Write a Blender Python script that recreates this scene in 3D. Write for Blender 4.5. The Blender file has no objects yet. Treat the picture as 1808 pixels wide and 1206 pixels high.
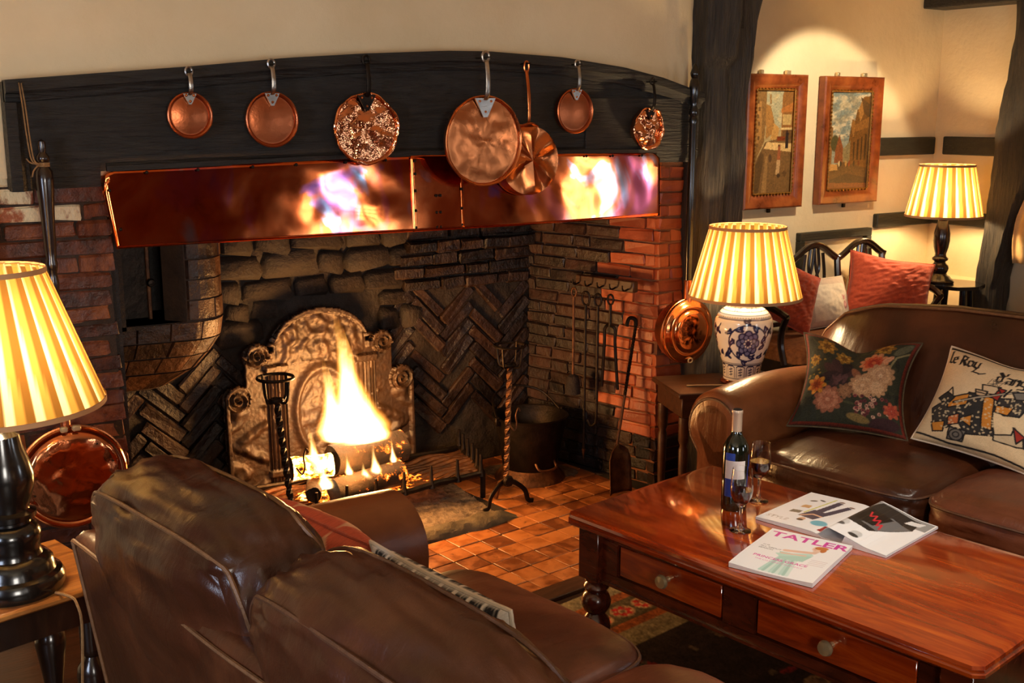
import bpy, math, random
import numpy as np
from mathutils import Vector, Matrix, noise
R = math.radians
PI = math.pi
rnd = random.Random(7)
scene = bpy.context.scene
COL = scene.collection

# ------------------------------------------------------------------ camera, world, lights, exposure
cam_d = bpy.data.cameras.new('camera'); cam = bpy.data.objects.new('camera', cam_d); COL.objects.link(cam)
cam_d.sensor_width = 36.0; cam_d.lens = 36.0 * 1950 / 1808; cam_d.clip_start = .02
cam.location = (0, 0, 1.65); cam.rotation_euler = (R(90 - 11.68), 0, R(-33))
scene.camera = cam
w = bpy.data.worlds.new('world'); scene.world = w; w.use_nodes = True
w.node_tree.nodes['Background'].inputs[0].default_value = (.6, .72, 1, 1)
w.node_tree.nodes['Background'].inputs[1].default_value = .25
vs = scene.view_settings; vs.view_transform = 'Standard'; vs.look = 'None'; vs.gamma = 1; vs.use_curve_mapping = False
vs.exposure = 0.6
scene.cycles.use_denoising = True
scene.cycles.sample_clamp_indirect = 6
scene.cycles.max_bounces = 8; scene.cycles.transparent_max_bounces = 8
scene.cycles.volume_step_rate = 1.0

def lamp_light(kind, name, loc, power, col, size=.05, rot=None, size_y=None, parent=None):
    d = bpy.data.lights.new(name, kind); d.energy = power; d.color = col
    if kind == 'AREA':
        d.shape = 'RECTANGLE'; d.size = size; d.size_y = size_y or size
    else:
        d.shadow_soft_size = size
    o = bpy.data.objects.new(name, d); COL.objects.link(o); o.location = loc
    if rot: o.rotation_euler = rot
    if parent: o.parent = parent
    return o
# daylight entering by the two windows in the wall behind the photographer and one in the side wall
WIN = [(0.10, 1.45, .85, .95), (3.9, 1.2, .62, .8)]
lamp_light('AREA', 'window_daylight', (0.10, -1.75, 1.45), 58, (1.0, .93, .83), .85, (R(90), 0, 0), .95)
lamp_light('AREA', 'window_daylight', (3.9, -1.75, 1.2), 12, (.84, .91, 1.0), .62, (R(90), 0, 0), .8)
lamp_light('AREA', 'window_daylight', (-1.67, .95, 1.4), 42, (.66, .78, 1.0), .9, (R(90), 0, R(-90)), 1.0)
lamp_light('AREA', 'window_daylight', (5.77, -.45, 1.25), 16, (.84, .91, 1.0), .62, (R(90), 0, R(90)), .8)
# the fire
lamp_light('POINT', 'fire_light', (1.84, 3.96, .52), 31, (1.0, .46, .13), .10)
lamp_light('POINT', 'ember_light', (1.78, 3.88, .27), 6, (1.0, .42, .10), .05)
# ceiling spot lamps over the room
def spot(name, loc, target, power, col, ang, blend=.5, size=.06):
    o = lamp_light('SPOT', name, loc, power, col, size)
    o.data.spot_size = R(ang); o.data.spot_blend = blend
    o.rotation_euler = (Vector(target) - Vector(loc)).to_track_quat('-Z', 'Y').to_euler()
    return o
spot('picture_spot', (4.45, 3.20, 2.27), (4.78, 4.27, 1.42), 55, (1.0, .84, .60), 58, .22, .03)
spot('ceiling_downlight', (2.35, 1.25, 2.28), (2.55, 1.35, 0), 62, (1.0, .90, .76), 84, .6, .06)

# ------------------------------------------------------------------ helpers
def lin(c):
    return tuple(((x / 255) / 12.92 if x / 255 <= .04045 else ((x / 255 + .055) / 1.055) ** 2.4) for x in c)

class MB:
    def __init__(s): s.v = []; s.f = []; s.c = []
    def add(s, vs_, fs, M=None, col=None):
        b = len(s.v)
        for p in vs_:
            s.v.append(tuple(M @ Vector(p)) if M is not None else tuple(p))
        s.f += [tuple(i + b for i in f) for f in fs]
        if col is not None: s.c += [col] * len(vs_)
        return s
    def box(s, x0, x1, y0, y1, z0, z1, b=0.0, M=None):
        if b <= 0:
            v = [(x, y, z) for x in (x0, x1) for y in (y0, y1) for z in (z0, z1)]
            f = [(0, 1, 3, 2), (4, 6, 7, 5), (0, 4, 5, 1), (2, 3, 7, 6), (0, 2, 6, 4), (1, 5, 7, 3)]
            return s.add(v, f, M)
        v = []; idx = {}
        for ix, x in enumerate((x0, x1)):
            for iy, y in enumerate((y0, y1)):
                for iz, z in enumerate((z0, z1)):
                    sx, sy, sz = (1 - 2 * ix), (1 - 2 * iy), (1 - 2 * iz)
                    idx[ix, iy, iz, 0] = len(v); v.append((x, y + sy * b, z + sz * b))
                    idx[ix, iy, iz, 1] = len(v); v.append((x + sx * b, y, z + sz * b))
                    idx[ix, iy, iz, 2] = len(v); v.append((x + sx * b, y + sy * b, z))
        I = idx; f = []
        f.append((I[0,0,0,0], I[0,0,1,0], I[0,1,1,0], I[0,1,0,0])); f.append((I[1,0,0,0], I[1,1,0,0], I[1,1,1,0], I[1,0,1,0]))
        f.append((I[0,0,0,1], I[1,0,0,1], I[1,0,1,1], I[0,0,1,1])); f.append((I[0,1,0,1], I[0,1,1,1], I[1,1,1,1], I[1,1,0,1]))
        f.append((I[0,0,0,2], I[0,1,0,2], I[1,1,0,2], I[1,0,0,2])); f.append((I[0,0,1,2], I[1,0,1,2], I[1,1,1,2], I[0,1,1,2]))
        for a in (0, 1):
            for c in (0, 1):
                f.append((I[a,c,0,0], I[a,c,1,0], I[a,c,1,1], I[a,c,0,1]))
                f.append((I[a,0,c,0], I[a,1,c,0], I[a,1,c,2], I[a,0,c,2]))
                f.append((I[0,a,c,1], I[1,a,c,1], I[1,a,c,2], I[0,a,c,2]))
        for k in [(a, c, d) for a in (0, 1) for c in (0, 1) for d in (0, 1)]:
            f.append((I[k + (0,)], I[k + (1,)], I[k + (2,)]))
        return s.add(v, f, M)
    def lathe(s, prof, n=28, M=None, cap=True):
        v = []; f = []
        for r, z in prof:
            for k in range(n):
                a = 2 * PI * k / n; v.append((r * math.cos(a), r * math.sin(a), z))
        for i in range(len(prof) - 1):
            for k in range(n):
                k2 = (k + 1) % n
                f.append((i * n + k, i * n + k2, (i + 1) * n + k2, (i + 1) * n + k))
        if cap:
            if prof[0][0] > 1e-5: f.append(tuple(range(n))[::-1])
            if prof[-1][0] > 1e-5: f.append(tuple((len(prof) - 1) * n + k for k in range(n)))
        return s.add(v, f, M)
    def tube(s, path, r, n=8, closed=False, cap=True, M=None, flat=1.0, up=None):
        P = [Vector(p) for p in path]; m = len(P)
        rr = r if isinstance(r, (list, tuple)) else [r] * m
        T = []
        for i in range(m):
            a = P[(i - 1) % m] if (closed or i > 0) else P[i]
            b = P[(i + 1) % m] if (closed or i < m - 1) else P[i]
            t = b - a
            T.append(t.normalized() if t.length > 1e-9 else Vector((0, 0, 1)))
        nv = Vector(up) if up else (Vector((0, 0, 1)) if abs(T[0].z) < .9 else Vector((1, 0, 0)))
        v = []; f = []
        for i in range(m):
            if up: nv = Vector(up)
            nv = nv - T[i] * nv.dot(T[i])
            if nv.length < 1e-6: nv = T[i].orthogonal()
            nv.normalize(); bn = T[i].cross(nv)
            for k in range(n):
                a = 2 * PI * k / n + PI / n
                v.append(tuple(P[i] + nv * (math.cos(a) * rr[i]) + bn * (math.sin(a) * rr[i] * flat)))
        seg = m if closed else m - 1
        for i in range(seg):
            j = (i + 1) % m
            for k in range(n):
                k2 = (k + 1) % n
                f.append((i * n + k, i * n + k2, j * n + k2, j * n + k))
        if cap and not closed:
            f.append(tuple(range(n))[::-1]); f.append(tuple((m - 1) * n + k for k in range(n)))
        return s.add(v, f, M)
    def loft(s, rings, closed_ring=True, cap=True, M=None):
        n = len(rings[0]); v = [p for r in rings for p in r]; f = []
        for i in range(len(rings) - 1):
            for k in range(n if closed_ring else n - 1):
                k2 = (k + 1) % n
                f.append((i * n + k, i * n + k2, (i + 1) * n + k2, (i + 1) * n + k))
        if cap and closed_ring:
            f.append(tuple(range(n))[::-1]); f.append(tuple((len(rings) - 1) * n + k for k in range(n)))
        return s.add(v, f, M)
    def grid(s, fn, nu, nv, M=None, cu=False):
        v = []; f = []; N = nu if cu else nu + 1
        for j in range(nv + 1):
            for i in range(N):
                v.append(fn(i / nu, j / nv))
        for j in range(nv):
            for i in range(nu):
                i2 = (i + 1) % N
                f.append((j * N + i, j * N + i2, (j + 1) * N + i2, (j + 1) * N + i))
        return s.add(v, f, M)
    def prism(s, poly, d0, d1, axis='y', M=None):
        def mk(a, b, d): return {'y': (a, d, b), 'x': (d, a, b), 'z': (a, b, d)}[axis]
        n = len(poly); v = [mk(a, b, d0) for a, b in poly] + [mk(a, b, d1) for a, b in poly]
        f = [tuple(range(n)), tuple(range(n, 2 * n))[::-1]] + [(i, (i + 1) % n + 0, (i + 1) % n + n, i + n) for i in range(n)]
        return s.add(v, f, M)
    def mesh(s, name, mat=None, smooth=True, ang=38):
        me = bpy.data.meshes.new(name); me.from_pydata(s.v, [], s.f); me.validate()
        import bmesh
        bm = bmesh.new(); bm.from_mesh(me); bmesh.ops.recalc_face_normals(bm, faces=bm.faces); bm.to_mesh(me); bm.free()
        if s.c and len(s.c) == len(me.vertices):
            at = me.color_attributes.new('Col', 'FLOAT_COLOR', 'POINT')
            a = np.ones((len(s.c), 4), dtype=np.float32); a[:, :3] = np.array(s.c, dtype=np.float32)[:, :3]
            at.data.foreach_set('color', a.ravel())
        if mat: me.materials.append(mat)
        if smooth:
            me.shade_smooth(); me.set_sharp_from_angle(angle=R(ang))
        return me
    def build(s, name, mat, parent=None, smooth=True, ang=38):
        return link(name, s.mesh(name, mat, smooth, ang), parent)

def link(name, me, parent=None):
    o = bpy.data.objects.new(name, me); COL.objects.link(o)
    if parent: o.parent = parent
    return o
def tag(o, label=None, cat=None, group=None, kind=None):
    if label: o['label'] = label
    if cat: o['category'] = cat
    if group: o['group'] = group
    if kind: o['kind'] = kind
    return o
def thing(name, label, cat, loc=(0, 0, 0), rz=0, group=None):
    o = bpy.data.objects.new(name, None); COL.objects.link(o); o.empty_display_size = .05
    o.location = loc; o.rotation_euler = (0, 0, rz)
    return tag(o, label, cat, group)
def copy_tree(o, parent=None):
    c = o.copy(); COL.objects.link(c); c.parent = parent
    for ch in list(o.children): copy_tree(ch, c)
    return c
def recenter(root, loc):
    root.location = loc
    for c in root.children: c.location = Vector(c.location) - Vector(loc)
def struct(name, mb, mat, label=None, smooth=False, parent=None):
    o = mb.build(name, mat, parent, smooth)
    if not parent: o['kind'] = 'structure'
    if label: o['label'] = label
    return o
def TR(x, y, z): return Matrix.Translation((x, y, z))
def RX(a): return Matrix.Rotation(R(a), 4, 'X')
def RY(a): return Matrix.Rotation(R(a), 4, 'Y')
def RZ(a): return Matrix.Rotation(R(a), 4, 'Z')
def nz(x, y, z): return noise.noise(Vector((x, y, z)))
def lerp(a, b, t): return a + (b - a) * t
def interp(x, xs, ys): return float(np.interp(x, xs, ys))
def smooth_path(pts, k=6):
    P = [Vector(p) for p in pts]; out = []
    for i in range(len(P) - 1):
        p0 = P[max(i - 1, 0)]; p1 = P[i]; p2 = P[i + 1]; p3 = P[min(i + 2, len(P) - 1)]
        for j in range(k):
            t = j / k
            out.append(.5 * ((2 * p1) + (p2 - p0) * t + (2 * p0 - 5 * p1 + 4 * p2 - p3) * t * t + (3 * p1 - p0 - 3 * p2 + p3) * t ** 3))
    out.append(P[-1]); return out

# ------------------------------------------------------------------ materials
def new_mat(name):
    m = bpy.data.materials.new(name); m.use_nodes = True
    nt = m.node_tree; return m, nt, nt.nodes['Principled BSDF']
def nd(nt, t, **kw):
    n = nt.nodes.new(t)
    for k, v in kw.items():
        if k.startswith('i_'):
            key = k[2:]; n.inputs[int(key) if key.isdigit() else key].default_value = v
        else: setattr(n, k, v)
    return n
def coords(nt, scale=(1, 1, 1), kind='Object'):
    tc = nd(nt, 'ShaderNodeTexCoord'); mp = nd(nt, 'ShaderNodeMapping'); mp.inputs['Scale'].default_value = scale
    nt.links.new(tc.outputs[kind], mp.inputs[0]); return mp.outputs[0]
def ramp(nt, fac, stops):
    r = nd(nt, 'ShaderNodeValToRGB'); e = r.color_ramp.elements
    while len(e) < len(stops): e.new(.5)
    for el, (p, c) in zip(e, stops):
        el.position = p; el.color = (*c, 1) if len(c) == 3 else c
    nt.links.new(fac, r.inputs[0]); return r.outputs[0]
def mat(name, cols, rough=.5, metal=0., scale=6, stretch=(1, 1, 1), detail=5, bump=0., bscale=None, bstretch=None, bdist=.01, spec=.5,
        rrange=None, coat=0., sheen=0., per_obj=0., dirt=None, dirt_scale=3, dirt_amt=(.45, .65), distort=0., bdetail=6):
    """cols: list of sRGB tuples spread over a noise field. dirt: an extra stain colour with its own patches."""
    m, nt, b = new_mat(name); L = nt.links.new
    cs = coords(nt, stretch)
    oi = None
    if per_obj or True:
        oi = nd(nt, 'ShaderNodeObjectInfo')
    va = nd(nt, 'ShaderNodeVectorMath', operation='MULTIPLY_ADD'); 
    comb = nd(nt, 'ShaderNodeCombineXYZ'); L(oi.outputs['Random'], comb.inputs[0]); L(oi.outputs['Random'], comb.inputs[2])
    sc = nd(nt, 'ShaderNodeVectorMath', operation='SCALE'); sc.inputs['Scale'].default_value = 37.0 if per_obj else 0.0
    L(comb.outputs[0], sc.inputs[0])
    addv = nd(nt, 'ShaderNodeVectorMath', operation='ADD'); L(cs, addv.inputs[0]); L(sc.outputs[0], addv.inputs[1])
    vec = addv.outputs[0]
    no = nd(nt, 'ShaderNodeTexNoise', i_Scale=scale, i_Detail=detail, i_Roughness=.6, i_Distortion=distort); L(vec, no.inputs['Vector'])
    fac = no.outputs['Fac']
    if per_obj:
        mx = nd(nt, 'ShaderNodeMath', operation='MULTIPLY_ADD'); mx.inputs[1].default_value = per_obj; 
        L(oi.outputs['Random'], mx.inputs[0]); sb = nd(nt, 'ShaderNodeMath', operation='SUBTRACT'); L(fac, sb.inputs[0]); sb.inputs[1].default_value = per_obj / 2
        L(sb.outputs[0], mx.inputs[2]); fac = mx.outputs[0]
    n = len(cols)
    stops = [(.28 + .44 * i / max(n - 1, 1), lin(c)) for i, c in enumerate(cols)]
    col = ramp(nt, fac, stops) if n > 1 else None
    if dirt:
        dn = nd(nt, 'ShaderNodeTexNoise', i_Scale=dirt_scale, i_Detail=6, i_Roughness=.65); L(vec, dn.inputs['Vector'])
        df = ramp(nt, dn.outputs['Fac'], [(dirt_amt[0], (0, 0, 0)), (dirt_amt[1], (1, 1, 1))])
        mix = nd(nt, 'ShaderNodeMix', data_type='RGBA'); L(df, mix.inputs['Factor']); 
        if col: L(col, mix.inputs['A'])
        else: mix.inputs['A'].default_value = (*lin(cols[0]), 1)
        mix.inputs['B'].default_value = (*lin(dirt), 1); col = mix.outputs['Result']
    if col: L(col, b.inputs['Base Color'])
    else: b.inputs['Base Color'].default_value = (*lin(cols[0]), 1)
    b.inputs['Metallic'].default_value = metal; b.inputs['Roughness'].default_value = rough
    b.inputs['Specular IOR Level'].default_value = spec
    b.inputs['Coat Weight'].default_value = coat; b.inputs['Coat Roughness'].default_value = .12
    b.inputs['Sheen Weight'].default_value = sheen
    if rrange:
        rr = nd(nt, 'ShaderNodeMapRange'); rr.inputs['To Min'].default_value = rrange[0]; rr.inputs['To Max'].default_value = rrange[1]
        rr.inputs['From Min'].default_value = .3; rr.inputs['From Max'].default_value = .7
        L(no.outputs['Fac'], rr.inputs['Value']); L(rr.outputs[0], b.inputs['Roughness'])
    if bump:
        bcs = coords(nt, bstretch or stretch)
        bn = nd(nt, 'ShaderNodeTexNoise', i_Scale=bscale or scale * 3, i_Detail=bdetail, i_Roughness=.62)
        av2 = nd(nt, 'ShaderNodeVectorMath', operation='ADD'); L(bcs, av2.inputs[0]); L(sc.outputs[0], av2.inputs[1]); L(av2.outputs[0], bn.inputs['Vector'])
        bp = nd(nt, 'ShaderNodeBump', i_Strength=bump, i_Distance=bdist); L(bn.outputs['Fac'], bp.inputs['Height']); L(bp.outputs[0], b.inputs['Normal'])
    return m
def glass_mat(name, col, rough=.0, ior=1.45):
    m, nt, b = new_mat(name); b.inputs['Base Color'].default_value = (*col, 1); b.inputs['Transmission Weight'].default_value = 1
    b.inputs['Roughness'].default_value = rough; b.inputs['IOR'].default_value = ior; return m
def print_mat(name, rough=.6, bump=.0, bscale=300, spec=.4, metal=0, coat=0):
    m, nt, b = new_mat(name); a = nd(nt, 'ShaderNodeAttribute', attribute_name='Col'); nt.links.new(a.outputs['Color'], b.inputs['Base Color'])
    b.inputs['Roughness'].default_value = rough; b.inputs['Specular IOR Level'].default_value = spec; b.inputs['Metallic'].default_value = metal
    b.inputs['Coat Weight'].default_value = coat
    if bump:
        bn = nd(nt, 'ShaderNodeTexNoise', i_Scale=bscale, i_Detail=3); nt.links.new(coords(nt), bn.inputs['Vector'])
        bp = nd(nt, 'ShaderNodeBump', i_Strength=bump, i_Distance=.002); nt.links.new(bn.outputs['Fac'], bp.inputs['Height']); nt.links.new(bp.outputs[0], b.inputs['Normal'])
    return m
def leather_mat(name, cols, rough=(.28, .5)):
    m, nt, b = new_mat(name); L = nt.links.new; cs = coords(nt)
    n1 = nd(nt, 'ShaderNodeTexNoise', i_Scale=3.5, i_Detail=4, i_Roughness=.55, i_Distortion=.4); L(cs, n1.inputs['Vector'])
    col = ramp(nt, n1.outputs['Fac'], [(.3, lin(cols[0])), (.5, lin(cols[1])), (.68, lin(cols[2]))])
    L(col, b.inputs['Base Color'])
    mr = nd(nt, 'ShaderNodeMapRange'); mr.inputs['From Min'].default_value = .3; mr.inputs['From Max'].default_value = .7
    mr.inputs['To Min'].default_value = rough[0]; mr.inputs['To Max'].default_value = rough[1]; L(n1.outputs['Fac'], mr.inputs['Value']); L(mr.outputs[0], b.inputs['Roughness'])
    vo = nd(nt, 'ShaderNodeTexVoronoi', i_Scale=230, feature='DISTANCE_TO_EDGE'); L(cs, vo.inputs['Vector'])
    n2 = nd(nt, 'ShaderNodeTexNoise', i_Scale=14, i_Detail=6, i_Roughness=.6, i_Distortion=1.2); L(cs, n2.inputs['Vector'])
    n3 = nd(nt, 'ShaderNodeTexNoise', i_Scale=55, i_Detail=4, i_Distortion=1.5); L(cs, n3.inputs['Vector'])
    b1 = nd(nt, 'ShaderNodeBump', i_Strength=.12, i_Distance=.002); L(vo.outputs['Distance'], b1.inputs['Height'])
    b2 = nd(nt, 'ShaderNodeBump', i_Strength=.16, i_Distance=.008); L(n2.outputs['Fac'], b2.inputs['Height']); L(b1.outputs[0], b2.inputs['Normal'])
    b3 = nd(nt, 'ShaderNodeBump', i_Strength=.12, i_Distance=.003); L(n3.outputs['Fac'], b3.inputs['Height']); L(b2.outputs[0], b3.inputs['Normal'])
    mp4 = nd(nt, 'ShaderNodeMapping'); mp4.inputs['Scale'].default_value = (3, 20, 5); L(cs, mp4.inputs[0])
    n4 = nd(nt, 'ShaderNodeTexNoise', i_Scale=1.3, i_Detail=4, i_Distortion=.8); L(mp4.outputs[0], n4.inputs['Vector'])
    b4 = nd(nt, 'ShaderNodeBump', i_Strength=.28, i_Distance=.008); L(n4.outputs['Fac'], b4.inputs['Height']); L(b3.outputs[0], b4.inputs['Normal'])
    L(b4.outputs[0], b.inputs['Normal']); b.inputs['Specular IOR Level'].default_value = .45
    return m

M = {}
M['plaster'] = mat('plaster', [(218, 194, 152), (230, 208, 168)], .85, scale=3, bump=.35, bscale=9, bdist=.02, detail=8)
M['room_dark'] = mat('room_dark', [(92, 50, 32), (120, 70, 44)], .6, scale=3, stretch=(6, 6, 1))
M['soot'] = mat('soot', [(16, 11, 7), (40, 27, 17)], .75, scale=8, bump=.7, bscale=22, bdist=.02)
M['mortar_dark'] = mat('mortar_dark', [(38, 26, 18), (66, 46, 30)], .85, scale=20, bump=.5, bscale=60)
M['mortar'] = mat('mortar', [(96, 56, 32), (130, 80, 46)], .85, scale=20, bump=.5, bscale=60)
M['brick'] = mat('brick', [(58, 28, 15), (100, 48, 24), (140, 78, 40)], .42, scale=14, bump=.8, bscale=32, bdist=.012, per_obj=.45, rrange=(.28, .6))
M['brick_lime'] = mat('brick_lime', [(130, 66, 36), (176, 96, 52)], .6, scale=14, bump=.7, bscale=30, bdist=.012, per_obj=.3, dirt=(226, 204, 160), dirt_scale=14, dirt_amt=(.40, .52))
M['brick_clean'] = mat('brick_clean', [(120, 48, 22), (150, 66, 30), (170, 84, 42)], .5, scale=10, bump=.35, bscale=40, bdist=.006, per_obj=.4, rrange=(.35, .6))
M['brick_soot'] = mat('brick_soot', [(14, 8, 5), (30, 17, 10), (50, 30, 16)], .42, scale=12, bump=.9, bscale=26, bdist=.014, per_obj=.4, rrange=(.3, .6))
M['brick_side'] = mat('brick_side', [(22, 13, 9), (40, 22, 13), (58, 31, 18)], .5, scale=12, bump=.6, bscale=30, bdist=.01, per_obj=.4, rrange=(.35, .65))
M['brick_oven'] = mat('brick_oven', [(30, 16, 8), (56, 32, 16), (82, 50, 25)], .45, scale=12, bump=.8, bscale=26, bdist=.012, per_obj=.4, rrange=(.3, .55))
M['tile'] = mat('tile', [(104, 56, 26), (150, 88, 42), (176, 110, 58)], .42, scale=18, bump=.3, bscale=70, bdist=.004, per_obj=.5, rrange=(.3, .55), dirt=(70, 38, 18), dirt_scale=30, dirt_amt=(.6, .72))
M['grout'] = mat('grout', [(22, 15, 10), (38, 26, 17)], .9, scale=30)
M['black_timber'] = mat('black_timber', [(20, 19, 18), (34, 31, 28), (46, 42, 36)], .5, scale=7, stretch=(1, 6, 9), bump=1.0, bscale=7, bstretch=(1.2, 7, 13), bdist=.014, rrange=(.35, .6))
M['post_timber'] = mat('post_timber', [(26, 23, 20), (52, 45, 38), (76, 66, 52)], .55, scale=6, stretch=(9, 9, 1), bump=1.0, bscale=8, bstretch=(12, 12, 1.2), bdist=.02, rrange=(.45, .7))
M['wall_timber'] = mat('wall_timber', [(34, 33, 24), (48, 45, 32)], .6, scale=6, stretch=(1, 6, 6), bump=.4, bscale=20)
def copper_mat(name, cols, rough, bump, bs, bd=.01, stain=None, bdet=4):
    return mat(name, cols, rough[0], 1.0, scale=5, detail=6, bump=bump, bscale=bs, bdist=bd, rrange=rough, distort=.8, dirt=stain, dirt_scale=7, dirt_amt=(.58, .75), bdetail=bdet)
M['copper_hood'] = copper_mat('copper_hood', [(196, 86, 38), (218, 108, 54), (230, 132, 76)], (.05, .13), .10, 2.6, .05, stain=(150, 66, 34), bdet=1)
def add_reflect_tint(m, cols):
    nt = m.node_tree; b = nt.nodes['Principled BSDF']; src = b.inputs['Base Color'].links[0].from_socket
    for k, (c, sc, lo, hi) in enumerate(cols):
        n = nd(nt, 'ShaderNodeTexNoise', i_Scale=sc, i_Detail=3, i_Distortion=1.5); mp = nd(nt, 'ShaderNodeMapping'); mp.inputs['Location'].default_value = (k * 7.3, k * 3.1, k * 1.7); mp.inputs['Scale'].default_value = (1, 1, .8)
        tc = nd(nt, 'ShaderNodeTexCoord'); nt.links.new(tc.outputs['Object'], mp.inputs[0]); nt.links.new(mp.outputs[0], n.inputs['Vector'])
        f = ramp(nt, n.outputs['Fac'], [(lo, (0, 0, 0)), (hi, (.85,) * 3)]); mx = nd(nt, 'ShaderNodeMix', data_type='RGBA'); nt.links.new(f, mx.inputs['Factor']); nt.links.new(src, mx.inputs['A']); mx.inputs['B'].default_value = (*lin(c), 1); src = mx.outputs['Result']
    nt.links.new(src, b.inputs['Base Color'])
add_reflect_tint(M['copper_hood'], [((200, 96, 130), 2.6, .55, .68), ((140, 110, 200), 3.0, .60, .70), ((150, 190, 220), 3.2, .64, .74)])  # patches mix heat tint with window reflections put into the copper colour
M['copper_pan'] = copper_mat('copper_pan', [(190, 104, 56), (216, 134, 82)], (.22, .36), .18, 16, .006, stain=(130, 66, 30))
M['copper_bright'] = copper_mat('copper_bright', [(232, 140, 90), (246, 176, 130)], (.05, .16), .5, 22, .012)
M['copper_dull'] = copper_mat('copper_dull', [(160, 84, 50), (190, 108, 68)], (.25, .42), .2, 40, .005)
M['steel'] = mat('steel', [(150, 146, 140), (196, 190, 182)], .28, 1.0, scale=20, bump=.2, bscale=60)
M['iron'] = mat('iron', [(26, 22, 19), (52, 42, 34)], .45, .85, scale=18, bump=.5, bscale=60, bdist=.004)
M['iron_rust'] = mat('iron_rust', [(52, 34, 22), (92, 58, 34), (120, 78, 44)], .5, .6, scale=22, bump=.6, bscale=70, bdist=.004)
M['fireback'] = mat('fireback', [(30, 20, 13), (58, 38, 22)], .5, .3, scale=16, bump=.5, bscale=70, bdist=.004)
M['leather'] = leather_mat('leather', [(46, 22, 12), (66, 33, 17), (88, 47, 25)], (.27, .38))
M['leather_tan'] = leather_mat('leather_tan', [(84, 44, 22), (110, 60, 31), (134, 78, 42)], (.22, .38))
M['leather_worn'] = leather_mat('leather_worn', [(66, 32, 19), (96, 50, 31), (126, 72, 48)], (.3, .46))
M['piping'] = mat('piping', [(70, 42, 26), (98, 62, 40)], .45, scale=30, bump=.3, bscale=120)
M['piping_light'] = mat('piping_light', [(96, 64, 40), (124, 86, 54)], .45, scale=30, bump=.3, bscale=120)
M['mahogany'] = mat('mahogany', [(92, 22, 5), (150, 50, 10), (192, 84, 20)], .12, scale=2.2, stretch=(9, 1.0, 8), bump=.008, bscale=8, coat=1.0, rrange=(.11, .15), distort=1.4, spec=.9, detail=7); M['mahogany'].node_tree.nodes['Principled BSDF'].inputs['Coat IOR'].default_value = 1.65; M['mahogany'].node_tree.nodes['Principled BSDF'].inputs['Coat Roughness'].default_value = .07
M['mahogany_dark'] = mat('mahogany_dark', [(40, 14, 7), (76, 28, 13), (104, 42, 20)], .2, scale=3.5, stretch=(8, 1.2, 5), bump=.05, bscale=9, coat=.5, rrange=(.15, .3), distort=1.0)
M['dark_turned'] = mat('dark_turned', [(24, 15, 10), (44, 26, 17)], .22, scale=8, stretch=(4, 4, 1), coat=.4)
M['black_turned'] = mat('black_turned', [(12, 10, 9), (26, 21, 17)], .2, scale=8, coat=.4)
M['oak'] = mat('oak', [(92, 50, 18), (150, 92, 38), (184, 124, 58)], .38, scale=3.5, stretch=(1.5, 9, 6), bump=.25, bscale=9, bstretch=(2, 22, 12), rrange=(.3, .5), distort=.6)
M['oak_dark'] = mat('oak_dark', [(44, 24, 12), (76, 44, 22)], .4, scale=5, stretch=(1.5, 8, 6), bump=.2, bscale=12)
M['brass'] = mat('brass', [(206, 186, 140), (232, 216, 178)], .3, .75, scale=12)
M['rope'] = mat('rope', [(120, 86, 50), (160, 120, 74)], .8, scale=60, bump=.5, bscale=200)
M['white_metal'] = mat('white_metal', [(214, 196, 170), (228, 212, 190)], .45, scale=12)
M['red_weave'] = mat('red_weave', [(176, 62, 30), (206, 84, 44)], .85, scale=60, bump=.7, bscale=160, bdist=.003, sheen=.3)
M['pattern_seat'] = mat('pattern_seat', [(104, 52, 22), (150, 92, 48)], .85, scale=50, bump=.3, bscale=120)
M['cream_cloth'] = mat('cream_cloth', [(206, 184, 156), (224, 204, 176)], .85, scale=20, bump=.4, bscale=260, bdist=.002)
M['ash'] = mat('ash', [(70, 56, 44), (130, 112, 94)], .95, scale=30, bump=.9, bscale=60, bdist=.012)
M['stone'] = mat('stone', [(58, 48, 34), (98, 84, 62)], .8, scale=14, bump=.8, bscale=30, bdist=.012)
M['bark'] = mat('bark', [(44, 26, 14), (86, 52, 28)], .8, scale=14, stretch=(1, 5, 5), bump=1.0, bscale=16, bdist=.012)
M['curtain'] = mat('curtain', [(196, 150, 92), (222, 184, 128)], .8, scale=14, bump=.3, bscale=120)
M['rush'] = mat('rush', [(74, 60, 40), (110, 92, 62)], .8, scale=60, bump=.4, bscale=120)
# ================================================================== THE SETTING
# ---- shell
struct('ceiling', MB().box(-1.75, 5.95, -1.75, 4.5, 2.3, 2.4), M['plaster'])
struct('wall_left', MB().box(-1.9, -1.7, -1.75, 4.5, -.05, 2.4), M['room_dark'])
mb = MB().box(5.8, 5.95, -1.75, 4.5, -.05, 2.4)
struct('wall_right', mb, M['plaster'])
struct('wall_back', MB().box(3.30, 5.95, 4.27, 4.45, -.05, 2.4), M['plaster'], 'cream plaster wall of the alcove behind the settee')
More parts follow.
